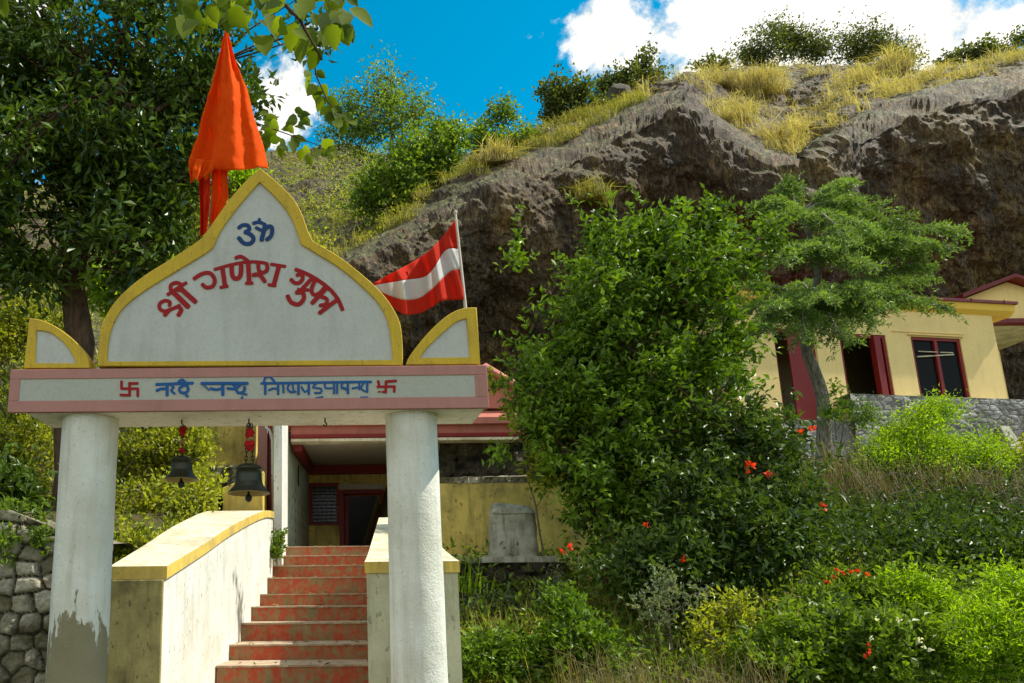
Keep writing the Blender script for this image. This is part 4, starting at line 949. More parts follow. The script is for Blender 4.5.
# ================================================================== YELLOW HOUSE (right)
hs_ = thing('yellow_house', 'cream yellow single storey house with red framed openings on a stone base', 'house', P(900, 402, 18.3))
FA = np.array((P(752, 420, 17.9)[0], 17.9)); FB = np.array((P(1008, 399, 19.0)[0], 19.0)); fu = (FB - FA) / np.linalg.norm(FB - FA); fn = np.array((-fu[1], fu[0]))
def onf(px, py):   # pixel on the facade plane -> (s along facade, z)
    d = CRn @ np.array(((px - PX0) / FPX, -(py - PY0) / FPX, -1.0)); n = np.array((fn[0], fn[1], 0)); k = n @ (np.array((FA[0], FA[1], 0)) - np.array((0, 0, 0))) / (n @ d)
    p = d * k; return (np.array((p[0], p[1])) - FA) @ fu, p[2] + 1.6
def fbox(mb, s0, s1, d0, d1, z0, z1, m=0):
    c = [];
    for z in (z0, z1):
        for s, d in ((s0, d0), (s1, d0), (s1, d1), (s0, d1)): q = FA + fu * s + fn * d; c.append((q[0], q[1], z))
    mb.hexa(c, m)
zfloor = onf(940, 400.5)[1]; zsill2 = onf(770, 421)[1]; zw1 = onf(936, 337.5)[1]; ztop = onf(995, 316)[1]
s_end = onf(1000, 360)[0]; 
w1 = (onf(916, 370)[0], onf(966, 370)[0]); w2 = (onf(844, 370)[0], onf(891, 370)[0]); dr = (onf(780, 385)[0], onf(822, 385)[0])
mb = MB(); Tk = .22
segs = [(-0.3, dr[0], zsill2 - .1, ztop), (dr[0], dr[1], zw1 + .05, ztop), (dr[1], w2[0], zsill2 - .1, ztop), (w2[0], w2[1], zw1, ztop), (w2[0], w2[1], zsill2 - .1, zfloor), (w2[1], w1[0], zsill2 - .1, ztop), (w1[0], w1[1], zw1, ztop), (w1[0], w1[1], zsill2 - .1, zfloor), (w1[1], s_end, zsill2 - .1, ztop)]
for a, b, c, d in segs: fbox(mb, a, b, 0, Tk, c, d)
fbox(mb, s_end - .22, s_end, Tk, 3.4, zsill2, ztop); fbox(mb, -.3, -.08, Tk, 3.4, zsill2, ztop)
mb.build('wall', M_house, hs_)
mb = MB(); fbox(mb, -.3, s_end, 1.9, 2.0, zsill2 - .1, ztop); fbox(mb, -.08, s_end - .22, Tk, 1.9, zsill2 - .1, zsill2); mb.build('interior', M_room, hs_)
# window band mouldings
mb = MB(); fbox(mb, w1[0] - .5, w1[1] + .12, -.025, -.001, zw1 + .10, zw1 + .13); fbox(mb, w1[0] - .08, w1[1] + .08, -.05, -.001, zw1 + .03, zw1 + .06); mb.build('wall_moulding', M_house, hs_)
# eave slab: cantilever with sloping underside
mb = MB(); q = []; se = onf(1007, 306)[0]; zr0 = onf(1005, 306)[1]
for s in (-.4, se + .05):
    for d, z in ((0.0, ztop - .001), (-.12, ztop + .10), (-.15, zr0 - .02), (3.4, zr0 - .02), (3.4, ztop)):
        pt = FA + fu * s + fn * d; q.append((pt[0], pt[1], z))
mb.add(q, [(0, 1, 2, 3, 4), (9, 8, 7, 6, 5)] + [(i, (i + 1) % 5 + 0, (i + 1) % 5 + 5, i + 5) for i in range(5)])
mb.build('eave', M_eave, hs_)
mb = MB(); fbox(mb, -.45, se + .1, -.20, 3.4, zr0 - .019, zr0 + .05)
for k in range(9): fbox(mb, -.4 + k * .95, -.37 + k * .95, -.21, -.15, zr0 - .015, zr0 + .065)
mb.build('roof', M_maroon, hs_)
def frame(a, b, z0, z1, w=.075, mull=True, d=.03):
    mb = MB(); fbox(mb, a, a + w, d, d + .1, z0, z1); fbox(mb, b - w, b, d, d + .1, z0, z1); fbox(mb, a + w, b - w, d, d + .1, z1 - w, z1); fbox(mb, a + w, b - w, d, d + .1, z0, z0 + w * .7)
    if mull: fbox(mb, (a + b) / 2 - w * .6, (a + b) / 2 + w * .6, d - .01, d + .1, z0 + w * .7, z1 - w)
    return mb
M_gl = D.materials.new('window_glass'); M_gl.use_nodes = True; b_ = M_gl.node_tree.nodes['Principled BSDF']; b_.inputs['Base Color'].default_value = (.008, .008, .007, 1); b_.inputs['Roughness'].default_value = .25; b_.inputs['Specular IOR Level'].default_value = .05
wn1 = frame(w1[0], w1[1], zfloor, zw1).build('window', M_red, hs_)
mb = MB(); fbox(mb, w1[0] + .05, w1[1] - .05, .075, .085, zfloor + .04, zw1 - .05); g_ = mb.build('pane', M_gl, hs_); g_.parent = wn1
g_.matrix_parent_inverse = Matrix.Identity(4)
mb = MB(); mb.tube([np.append(FA + fu * (w1[0] + .12) + fn * .02, zfloor + (zw1 - zfloor) * .68), np.append(FA + fu * (w1[1] - .25) + fn * .02, zfloor + (zw1 - zfloor) * .74)], .018, 6)
for f in (.15, .3, .45, .7, .85): 
    c_ = FA + fu * (w1[0] + .1 + (w1[1] - w1[0] - .3) * f) - fn * .0; mb.tube([(c_[0] - .08, c_[1] + .02, zfloor + (zw1 - zfloor) * (.77 if f < .5 else .77)), (c_[0] + .09, c_[1] + .02, zfloor + (zw1 - zfloor) * .765)], .014, 5)
mb.build('latch_rail', M_captop, hs_)
wn2 = frame(w2[0], w2[1], zfloor, zw1, .07, False).build('window', M_red, hs_)
mb = MB()
for k, (a, b, d0, d1) in enumerate(((w2[1] - .36, w2[1] - .30, -.03, .12), (w2[1] - .30, w2[1] - .16, .0, .03))): fbox(mb, a, b, d0, d1, zfloor + .02, zw1 - .03)
mb.build('shutter', M_red, hs_)
dfr = frame(dr[0], dr[1], zsill2, zw1 + .05, .07, False, .06).build('door_frame', M_red, hs_)
mb = MB(); fbox(mb, dr[0] + .42, dr[1] - .07, .08, .12, zsill2 + .02, zw1); mb.build('door', M_red, hs_)
# stone base
base = thing('stone_terrace_wall', 'grey dressed stone terrace wall carrying the yellow house', 'stone wall', P(930, 450, 18.0))
sL = onf(838, 400)[0]; e_ = FA + fu * sL - fn * .35; f_ = FA + fu * (s_end + 4.5) - fn * .35
stone_face(e_, f_, 3.6, zfloor - .01, .26, .022, 33, .03, .45, M_mason, 'stone_face', base, None, .38)
e2 = FA - fu * 1.2 - fn * .25; f2 = FA + fu * (sL + .1) - fn * .25
stone_face(e2, f2, 3.6, zsill2 - .03, .26, .022, 34, .03, .45, M_mason, 'stone_face', base, None, .4)
mb = MB(); 
a = onf(870, 445); b = onf(895, 431); fbox(mb, a[0], b[0], -.46, -.30, a[1], b[1]); mb.build('drain_opening', M_dark, base)
# buttress
c1 = onf(980, 430); c2 = onf(1002, 470); q1 = FA + fu * c1[0] - fn * .38; q2 = q1 + fu * .28
mb = MB(); mb.hexa([(q1[0], q1[1] - .7, 4.0), (q2[0] + .1, q2[1] - .7, 4.0), (q2[0], q2[1], 4.0), (q1[0], q1[1], 4.0), (q1[0], q1[1] - .12, c1[1]), (q2[0], q2[1] - .12, c1[1]), (q2[0], q2[1], c1[1]), (q1[0], q1[1], c1[1])]); mb.build('buttress', M_concrete, base, .02)
# neighbour house with gable
nb = thing('gabled_house', 'yellow house with maroon gable and open veranda at the right edge', 'house', P(1040, 400, 20.5))
def q3(px, py, Y): return P(px, py, Y)
Yn_ = 20.5
pk = q3(1007, 281, Yn_); l_ = q3(955, 301, Yn_); r_ = 2 * pk - l_; r_[2] = l_[2]; r2 = pk + (pk - l_) * np.array((1, 1, -1)) * 1.0
zb_ = q3(1010, 319, Yn_)[2]; xe = pk[0] + (pk[0] - l_[0])
mb = MB(); pts = [(l_[0] + .1, l_[2] - .03), (xe - .1, l_[2] - .03), (xe - .1, zb_), (l_[0] + .1, zb_)]
poly = [(l_[0] + .1, zb_), (xe - .1, zb_), (xe - .1, l_[2]), (pk[0], pk[2] - .03), (l_[0] + .1, l_[2])]
vs = [(x, Yn_, z) for x, z in poly] + [(x, Yn_ + .2, z) for x, z in poly]
mb.add(vs, [(0, 1, 2, 3, 4), (9, 8, 7, 6, 5)] + [(i, i + 5, (i + 1) % 5 + 5, (i + 1) % 5) for i in range(5)]); mb.build('gable_wall', M_house, nb)
mb = MB()
for a, b in ((l_, pk), (pk, np.array((xe, Yn_, l_[2])))):
    mb.add([(a[0] - .0, Yn_ - .3, a[2]), (b[0], Yn_ - .3, b[2]), (b[0], Yn_ + 3, b[2]), (a[0], Yn_ + 3, a[2]), (a[0], Yn_ - .3, a[2] + .1), (b[0], Yn_ - .3, b[2] + .1), (b[0], Yn_ + 3, b[2] + .1), (a[0], Yn_ + 3, a[2] + .1)], [(0, 3, 2, 1), (4, 5, 6, 7), (0, 1, 5, 4), (1, 2, 6, 5), (2, 3, 7, 6), (3, 0, 4, 7)])
mb.build('roof', M_maroon, nb)
mb = MB(); mb.box(l_[0], xe, Yn_ - .06, Yn_ + .2, zb_ - .12, zb_ - .001); mb.build('lintel', M_maroon, nb)
mb = MB(); mb.box(l_[0], xe, Yn_ + .2, Yn_ + 2.6, zb_ - .13, zb_ - .05); mb.build('veranda_ceiling', M_palewall, nb)
mb = MB(); mb.box(l_[0], xe, Yn_ + 2.4, Yn_ + 2.6, zfloor - .5, zb_ - .131); mb.box(l_[0] - .2, l_[0], Yn_, Yn_ + 2.6, zfloor - .5, zb_ - .14); mb.build('wall', M_house, nb); mb = MB(); mb.box(xe - .4, xe - .1, Yn_, Yn_ + .3, zfloor - .5, zb_ - .13); mb.build('pillar', M_house, nb)
mb = MB(); mb.box(l_[0] - .2, xe + .2, Yn_ - 2.2, Yn_ + 2.7, zfloor - .9, zfloor - .1); mb.build('floor_slab', M_concrete, nb)

# ================================================================== VEGETATION
# left big tree
tree('broadleaf_tree', 'large dark broadleaf tree shading the upper left behind the gateway', 'tree', L_tree, M_bark,
     [(-60, 60, 110, 110, 9.5, 1.3), (60, 60, 130, 95, 9.5, 1.4), (190, 60, 70, 60, 9.5, 1.0), (20, 180, 110, 70, 9.3, 1.3), (130, 150, 80, 80, 9.4, 1.1), (-60, 220, 80, 60, 9.3, 1.1), (130, 235, 55, 50, 9.3, .7), (160, 20, 110, 50, 9.6, 1.1), (225, 95, 45, 40, 9.6, .6), (60, -80, 160, 70, 9.6, 1.4),
      (30, 265, 50, 22, 9.2, .5), (165, 195, 40, 45, 9.3, .5), (290, 25, 40, 25, 9.6, .5)],
     9.5, (70, 545, 9.6), .27, 1500, 26, .15, .056, .27, 11, top=(82, 160, 9.6), limbs=26, twigs=500, tw=.012, shell=.33, droop=.7)
mb = MB()
# limb detail visible against crown handled by trunk mesh
# overhanging near branch
def bigleaf_branch(name, label, path, r, specs, Y, seed, L=.12, group=None):
    t = thing(name, label, 'branch', P(*path[0]), group); rng = np.random.default_rng(seed)
    mb = MB(); mb.tube([P(*p) for p in path], list(np.linspace(r, r * .35, len(path))), 6)
    mb.build('stem', M_bark, t)
    LV = MB()
    for px, py, ang, ln, dY in specs:
        b = P(px, py, Y + dY); a = R(ang); d = np.array((math.cos(a), rng.normal() * .35, -math.sin(a))); d /= np.linalg.norm(d)
        nrm = np.array((rng.normal() * .35, -1, .15 + rng.normal() * .5)); s_ = np.cross(d, nrm); s_ /= np.linalg.norm(s_); u = np.cross(s_, d)
        Ls = ln * Y / FPX; Wd = Ls * .36; n = 9; vs = []
        for i in range(n):
            f = i / (n - 1); w = Wd * (math.sin(math.pi * min(1, f ** .75)) ** .8 if 0 < f < 1 else 0) * (1.0 if f < .7 else 1.0); cpt = b + d * Ls * f - np.array((0, 0, 1)) * Ls * .18 * f * f
            wv = 1 + .1 * math.sin(i * 2.5)
            vs += [cpt + s_ * w * wv + u * w * .25, cpt, cpt - s_ * w * wv + u * w * .25]
        fs = []
        for i in range(n - 1): fs += [(3 * i, 3 * i + 1, 3 * i + 4, 3 * i + 3), (3 * i + 1, 3 * i + 2, 3 * i + 5, 3 * i + 4)]
        LV.add(vs, fs, 0, True)
    o = LV.build('foliage', L_big, t)
    a = o.data.attributes.new('rnd', 'FLOAT', 'FACE'); vals = []
    for i in range(len(specs)): vals += [float(rng.random())] * 16
    a.data.foreach_set('value', vals); return t
rg = random.Random(4); sp = []
for i in range(110):
    px = rg.uniform(178, 350); lim = np.interp(px, [178, 215, 235, 300, 355], [18, 25, 8, 45, 38]); sp.append((px, rg.uniform(-35, lim), rg.uniform(20, 150), rg.uniform(15, 32), rg.uniform(-.35, .35)))
sp += [(305, 40, 100, 30, 0), (320, 48, 120, 26, 0), (262, 35, 80, 34, 0), (340, 20, 60, 30, 0), (345, 30, 80, 26, 0), (350, 8, 40, 34, 0)]
bigleaf_branch('overhanging_branch', 'sunlit broad leaves of a near branch hanging over the top above the saffron flag', [(240, -60, 3.2), (270, -10, 3.1), (300, 20, 3.0), (322, 60, 3.0)], .012, sp, 3.0, 2)
sp = []
for (px, py) in [(312, 72), (318, 85), (324, 96), (330, 106), (336, 112), (342, 116), (345, 122)]:
    sp += [(px, py, rg.uniform(85, 120), rg.uniform(16, 22), 0), (px + 3, py, rg.uniform(30, 80), rg.uniform(14, 20), .03), (px - 2, py, rg.uniform(110, 160), rg.uniform(13, 18), -.03)]
bigleaf_branch('hanging_twig', 'thin twig with drooping leaves against the blue sky beside the cloud', [(312, 40, 3.2), (316, 75, 3.2), (328, 102, 3.2), (346, 122, 3.2)], .005, sp, 3.2, 3)
sp = []
for (px, py) in [(262, 118), (270, 122), (276, 130), (285, 128), (295, 122), (270, 140), (282, 142), (292, 138), (304, 150), (318, 152), (330, 148), (262, 132), (298, 112)]:
    for k in range(3): sp.append((px + rg.uniform(-4, 4), py + rg.uniform(-5, 5), rg.uniform(-30, 170), rg.uniform(11, 17), rg.uniform(-.2, .2)))
bigleaf_branch('leafy_twig', 'light green leafy twigs low beside the saffron flag edge', [(240, 120, 5.9), (262, 125, 5.9), (290, 135, 5.9), (332, 150, 5.9)], .008, sp, 5.9, 5)
sp = [(28, -8, 75, 20, 0), (36, -6, 95, 20, 0), (33, -2, 60, 14, 0), (-4, -5, 60, 24, 0), (2, -6, 100, 16, 0)]
bigleaf_branch('leaf_sprig', 'few bright leaves poking in at the top left corner', [(-20, -40, 3.0), (20, -25, 3.0), (34, -6, 3.0)], .005, sp, 3.0, 8)
# trees and bushes on the ridge
tree('tall_slender_tree', 'tall airy pale green tree on the ridge right of the saffron flag', 'tree', L_mid, M_barkg, [(390, 100, 34, 36, 24, 1.0), (368, 130, 36, 34, 24, 1.1), (404, 140, 34, 40, 24, 1), (350, 112, 20, 24, 24, .6), (393, 72, 18, 18, 24, .5), (338, 140, 18, 20, 24, .5), (345, 95, 12, 10, 24, .3), (418, 110, 14, 20, 24, .4)],
     24, (393, 222, 24), .09, 330, 20, .13, .065, .42, 31, top=(391, 80, 24), limbs=16, twigs=250, tw=.012, group='trees and bushes on the ridge', shell=.5)
for nm, lab, lm, bl, base, nclus, L_, cr__, sd in (
    ('ridge_bush', 'bright green bush at the foot of the tall slender ridge tree', L_mid, [(385, 185, 30, 24, 21), (365, 200, 22, 18, 21), (410, 165, 28, 34, 21), (400, 195, 22, 16, 21)], (385, 218, 21), 380, .15, .26, 41),
    ('ridge_bush', 'rounded green bush in the middle of the left ridge', L_mid, [(435, 155, 30, 34, 21.5), (450, 140, 22, 26, 21.5), (425, 180, 28, 20, 21.5)], (435, 198, 21.5), 380, .15, .25, 43),
    ('ridge_bush', 'leafy bush with upright shoots left of the dark ridge bush', L_mid, [(500, 130, 26, 22, 23), (485, 145, 24, 20, 23), (520, 140, 24, 18, 23), (505, 112, 14, 12, 23)], (502, 165, 23), 300, .14, .24, 45),
    ('ridge_bush', 'dark green bush at the left of the cliff crest', L_rdk, [(568, 108, 28, 24, 24), (555, 95, 16, 14, 24), (590, 105, 20, 18, 24), (580, 90, 14, 12, 24)], (570, 130, 24), 300, .17, .26, 47),
    ('ridge_bush', 'olive bush beside the small boulder on the cliff crest', L_rdk, [(625, 85, 22, 16, 26), (650, 70, 18, 15, 26), (610, 90, 16, 12, 26), (645, 60, 10, 10, 26)], (632, 100, 26), 260, .16, .26, 49),
    ('ridge_bush', 'large olive bush standing against the white cloud', L_rdk, [(765, 50, 28, 22, 33), (795, 40, 24, 20, 33), (740, 58, 20, 14, 33), (780, 30, 18, 12, 33), (820, 48, 20, 18, 33)], (775, 72, 33), 600, .14, .34, 51),
    ('ridge_bush', 'sparse twiggy bush right of the large cloud-backed bush', L_rdk, [(860, 42, 26, 20, 33), (875, 55, 28, 16, 33), (845, 30, 14, 12, 33), (900, 58, 20, 12, 33), (920, 66, 12, 8, 33)], (868, 74, 33), 420, .14, .36, 53),
    ('ridge_bush', 'small scrubby bush at the far right end of the cliff crest', L_rdk, [(975, 55, 20, 8, 29), (1015, 45, 14, 12, 29), (1000, 52, 14, 8, 29), (950, 60, 10, 6, 29)], (990, 66, 29), 160, .17, .26, 55),
    ('ridge_bush', 'low thin bush at the left end of the grassy crest', L_rdk, [(715, 70, 16, 8, 31), (700, 66, 8, 6, 31)], (712, 80, 31), 60, .18, .25, 57)):
    Y = bl[0][4]; tree(nm, lab, 'bush', lm, M_barkg, bl, Y, base, .04, nclus, 12, L_, L_ * .55, cr__, sd, group='trees and bushes on the ridge', limbs=10, twigs=80, tw=.01, bname='stems', shell=.45)
rb = P(617, 100, 25); rngb = np.random.default_rng(5)
def boulder(name, label, c, r, seed, m=M_rock):
    n = 24; V = []
    for i in range(n // 2 + 1):
        for j in range(n): a = math.pi * i / (n // 2); b = 2 * math.pi * j / n; V.append((math.sin(a) * math.cos(b), math.sin(a) * math.sin(b), math.cos(a)))
    V = np.array(V); V = V * (1 + .35 * fbm(V * 1.3 + seed, seed, 4))[:, None] * np.array(r) + c
    F = [(i * n + j, i * n + (j + 1) % n, (i + 1) * n + (j + 1) % n, (i + 1) * n + j) for i in range(n // 2) for j in range(n)]
    return tag(mesh_np(name, V, F, m, smooth=True), label, 'rock')
boulder('boulder', 'small brown boulder poking up on the cliff crest', rb, (.5, .5, .5), 3)
# grass on the cliff top
rng = np.random.default_rng(70)
pxs = np.concatenate([rng.uniform(620, 1100, 1100), rng.uniform(690, 900, 700)]); vs_ = np.concatenate([rng.uniform(.0, .95, 1100) ** 1.0, rng.uniform(0, .9, 700)])
pts = terr(pxs, vs_); msk = (fbm(pts * 1.1, 91, 3) > .20); 
tag(grass('dry_grass', L_grs, pts[msk], 26, .55, .009, 71, spread=.38, bend=1.2), 'golden dry grass growing on the cliff top', 'grass', kind='stuff')
pts = terr(rng.uniform(250, 640, 1500), rng.uniform(0, .55, 1500) ** 1.2); msk = fbm(pts * 1.3, 92, 3) > .14
tag(grass('ridge_grass', L_grg, pts[msk], 24, .38, .009, 72, spread=.35, bend=1.2), 'yellow green grass along the left ridge above the cliff', 'grass', kind='stuff')
for i, (px, py, v, h, s_, lab) in enumerate(((720, 85, .62, .9, .5, 'tall golden grass tuft near the left side of the grassy gully'), (760, 82, .6, .9, .45, 'golden grass tuft in the middle of the gully top'), (780, 145, .08, .9, .55, 'golden grass tuft hanging at the lowest point of the gully'),
                                      (895, 67, .9, 1.1, .4, 'tall grass tuft on the skyline right of the bushes'), (735, 120, .15, .6, .5, 'short golden grass tuft on the left lip of the gully'), (855, 75, .6, .7, .5, 'pale grass tuft on the right side of the gully'))):
    q = terr(np.array([px]), np.array([v]))[0]
    roots = q + np.stack([rng.normal(size=60) * s_ * .8, rng.normal(size=60) * .25, np.zeros(60) - .05], 1)
    tag(grass('grass_tuft', L_grs, roots[:34], 24, h, .010, 100 + i, spread=.35, bend=1.1), lab, 'grass tuft', 'golden tufts on the cliff top')
for i, (px, lab) in enumerate(((500, 'dry grass tuft standing on the ridge edge above the flag'), (588, 'small green grass clump on the cliff face'))):
    if i == 0: q = terr(np.array([px]), np.array([.05]))[0]
    else:
        cidx = int(np.interp(588, pc, np.arange(len(pc)))); q = G[118, cidx] + np.array((0, -.15, 0))
    roots = q + np.stack([rng.normal(size=40) * .25, rng.normal(size=40) * .15, np.zeros(40)], 1)
    tag(grass('grass_tuft', L_grs if i == 0 else L_grg, roots, 16, .65, .013, 120 + i, spread=.3, bend=1.0), lab, 'grass tuft')
# hill scrub on left slope
rngS = np.random.default_rng(9)
def scrub(name, label, lm, pts, n, L, crad, seed, nl=10, kind='stuff', h=.3, up=.7):
    rng = np.random.default_rng(seed); c = pts[rng.integers(0, len(pts), n)] + rng.normal(size=(n, 3)) * np.array((.2, .2, 0)) + np.stack([np.zeros(n), np.zeros(n), rng.random(n) * h], 1)
    C = np.repeat(c, nl, 0) + rng.normal(size=(n * nl, 3)) * crad; Dr = rdir(rng, n * nl) + np.array((0, 0, up)); Nm = rdir(rng, n * nl) * .6 + np.array((0, 0, .7))
    V, F = leaves(C, Dr, Nm, L, L * .5, rng); o = mesh_np(name, V, F, lm, rnd=np.repeat(.5 * np.repeat(rng.random(n), nl) + .5 * rng.random(n * nl), 2))
    return tag(o, label, 'undergrowth', kind=kind)
pts = terr(rngS.uniform(-200, 400, 3000), rngS.uniform(.02, 1, 3000)); msk = fbm(pts * .5, 93, 3) > -.02
scrub('hill_scrub', 'low sunlit scrub dotting the grassy hillside at the left', L_yel, pts[msk], 4200, .11, .25, 94)
# left bank bushes behind the gate
bank = 'bushes on the bank left of the porch'
for lab, lm, bl, base, nclus, L_, sd, wv in (
    ('sunlit yellow green bush behind the smaller bell', L_yel, [(140, 455, 55, 40, 11.5), (175, 440, 35, 40, 11.5), (195, 460, 20, 35, 11.3), (150, 400, 50, 40, 12), (140, 500, 50, 20, 11.3)], (150, 510, 11.5), 850, .085, 61, .5),
    ('spreading sunlit bush against the left parapet top', L_yel, [(150, 515, 50, 32, 9.6), (190, 500, 32, 24, 9.9), (125, 540, 22, 22, 9.0), (205, 480, 20, 20, 10.3), (140, 548, 30, 20, 8.6), (180, 530, 25, 16, 9.2), (140, 552, 34, 20, 7.7), (115, 560, 20, 16, 7.5), (165, 545, 16, 14, 8.2)], (160, 560, 9.6), 1000, .07, 63, .5),
    ('yellow green bush at the left edge above the rubble wall', L_yel, [(20, 445, 50, 32, 10.5), (-40, 440, 50, 40, 10.5), (40, 480, 22, 26, 10), (15, 410, 40, 24, 11)], (20, 500, 10.5), 620, .085, 65, .5),
    ('dark leafy plant on top of the rubble wall', L_tree, [(18, 490, 24, 18, 8.2), (5, 500, 22, 16, 8.2)], (15, 516, 8.2), 90, .12, 67, .4),
    ('greyish bush in front of the hill left of the pediment', L_yel, [(20, 330, 60, 60, 14), (60, 370, 40, 30, 13), (185, 230, 30, 50, 15), (200, 265, 30, 45, 15), (-50, 340, 60, 70, 14), (140, 290, 40, 50, 14.5), (215, 205, 25, 40, 15.5)], (60, 440, 14), 1500, .10, 69, .45),
    ('bright bush peeking between the tree trunk and the pediment', L_bri, [(150, 265, 26, 24, 11), (115, 290, 22, 24, 11), (185, 205, 20, 28, 11.5), (245, 185, 14, 20, 12), (205, 170, 20, 30, 12)], (150, 420, 11.5), 420, .10, 73, .5)):
    tree('bank_bush', lab, 'bush', lm, M_twig, bl, bl[0][4], base, .035, nclus, 13, L_, L_ * wv, L_ * 1.8, sd, group=bank, limbs=18, twigs=420, tw=.007, bname='stems', shell=.6)
# central shrub
tree('leafy_shrub', 'big glossy green shrub in the middle in front of the cliff', 'shrub', L_shrub, M_bark,
     [(650, 300, 70, 60, 8.4, .7), (590, 320, 55, 70, 8.3, .6), (690, 275, 42, 50, 8.4, .5), (715, 240, 26, 36, 8.4, .3), (612, 250, 28, 34, 8.3, .35), (545, 305, 24, 36, 8.2, .3), (640, 410, 85, 85, 8.3, .8), (700, 370, 42, 80, 8.3, .55),
      (590, 440, 52, 85, 8.2, .6), (640, 510, 75, 60, 8.3, .7), (520, 262, 9, 24, 8.2, .1), (712, 202, 12, 16, 8.4, .12), (605, 215, 12, 16, 8.3, .12), (660, 232, 22, 16, 8.4, .25), (560, 380, 42, 60, 8.2, .5), (538, 430, 18, 50, 8.1, .3), (728, 330, 20, 46, 8.4, .25),
      (750, 262, 18, 34, 8.5, .2), (772, 238, 12, 14, 8.5, .12), (515, 248, 7, 10, 8.2, .08), (528, 285, 10, 14, 8.2, .1), (508, 400, 10, 9, 8.1, .12), (505, 455, 10, 10, 8.1, .12)],
     8.3, (600, 640, 8.3), .055, 1300, 26, .088, .042, .14, 21, top=(635, 330, 8.3), limbs=38, twigs=900, tw=.005, shell=.45, droop=.25, shoots=(260, .5), bname='stems')
tree('climbing_plant', 'yellow green climber beside the porch roof at the shrub left edge', 'plant', L_yel, M_twig, [(512, 405, 20, 16, 8.6, .15), (530, 440, 16, 34, 8.5, .15), (500, 385, 16, 8, 8.7, .1), (545, 470, 14, 30, 8.4, .15)], 8.6, (545, 560, 8.5), .012, 95, 10, .07, .035, .08, 23, top=(515, 405, 8.6), limbs=8, twigs=70, tw=.004, bname='stems', shell=.6)
# flowering shrub
FS = [(750, 470, 45, 50, 7.6, .4), (790, 500, 35, 45, 7.5, .35), (720, 520, 60, 60, 7.4, .5), (770, 545, 45, 35, 7.3, .4), (690, 560, 60, 40, 7.2, .45), (735, 430, 40, 30, 7.7, .3), (800, 455, 22, 20, 7.6, .2), (640, 570, 50, 30, 7.3, .4), (790, 430, 15, 10, 7.7, .15)]
t = tree('flowering_shrub', 'dark glossy shrub with scarlet flowers at the right foot of the big shrub', 'shrub', L_flow, M_bark, FS, 7.5, (720, 640, 7.5), .03, 820, 20, .085, .036, .15, 25, top=(740, 500, 7.5), limbs=20, twigs=400, tw=.004, shell=.4, droop=.5, bname='stems', shoots=(120, .35))
def flower(px, py, Y, r, seed, parent, m=L_red, n=14):
    rng = np.random.default_rng(seed); c = P(px, py, Y); n2 = n
    C = c + rng.normal(size=(n2, 3)) * r * .35; Dr = rdir(rng, n2) + np.array((0, -.7, .3)); V, F = leaves(C, Dr, rdir(rng, n2), r, r * .8, rng, .2)
    mesh_np('flower', V, F, m, parent, rnd=np.repeat(rng.random(n2), 2))
for i, (px, py, r) in enumerate(((750, 466, .048), (768, 474, .04), (822, 505, .035), (811, 428, .034), (800, 432, .03), (645, 525, .02), (683, 560, .03), (570, 548, .03), (562, 552, .03))):
    flower(px, py, 7.05 if i < 5 else 6.75, r, 500 + i, t)
# cedar
ced = thing('cedar_tree', 'deodar cedar with drooping feathery branches and bare grey trunk before the yellow house', 'tree', P(822, 480, 13))
mb = MB(); tr = [P(822, 500, 13), P(823, 470, 13), P(824, 430, 13), P(822, 395, 13), P(812, 365, 13), P(806, 345, 13), P(812, 310, 13), P(818, 260, 13), P(800, 215, 13)]
mb.tube([np.array(p) for p in catmull(tr, 3)], list(np.interp(np.linspace(0, 1, 25), [0, .5, .65, 1], [.13, .09, .085, .03])), 12); 
rng = np.random.default_rng(77); Cn = []; Dn = []
br = [  # tip px,py,Yoffset, start index
    (965, 222, -.5, 7, 2.0), (905, 235, -1.0, 7, 1.4), (930, 262, -.4, 6, 1.2), (945, 300, -1.0, 6, 1.4), (850, 200, -.3, 8, 1), (845, 178, 0, 8, .8), (790, 185, .2, 8, .8), (760, 200, -.4, 8, .8), (740, 235, -.5, 7, 1), 
    (725, 310, -.8, 6, 1), (735, 340, -.7, 6, 1), (880, 300, -1.5, 6, 1), (840, 330, -1.5, 6, 1), (800, 330, -1.6, 6, 1), (770, 300, -1.6, 6, 1), (860, 260, -1.5, 7, 1), (820, 240, -1.4, 7, 1), (780, 250, -1.5, 7, 1), (890, 250, .8, 7, 1), (750, 280, 1, 6, 1), (870, 320, 1.2, 6, 1),
    (880, 205, .3, 8, 1.2), (775, 215, -.8, 8, 1), (760, 320, -1.3, 6, 1), (850, 235, -1.5, 8, 1), (920, 275, .3, 6, 1), (940, 240, -.9, 7, 1),
    (820, 290, -1.9, 6, 1), (845, 215, -.9, 8, 1), (800, 280, 1.5, 6, 1), (905, 290, -1.2, 6, 1), (915, 248, -.6, 7, 1.1), (870, 280, -1.7, 6, 1), (870, 225, -1, 8, 1), (900, 215, -.2, 7, 1.2)]
ND = []
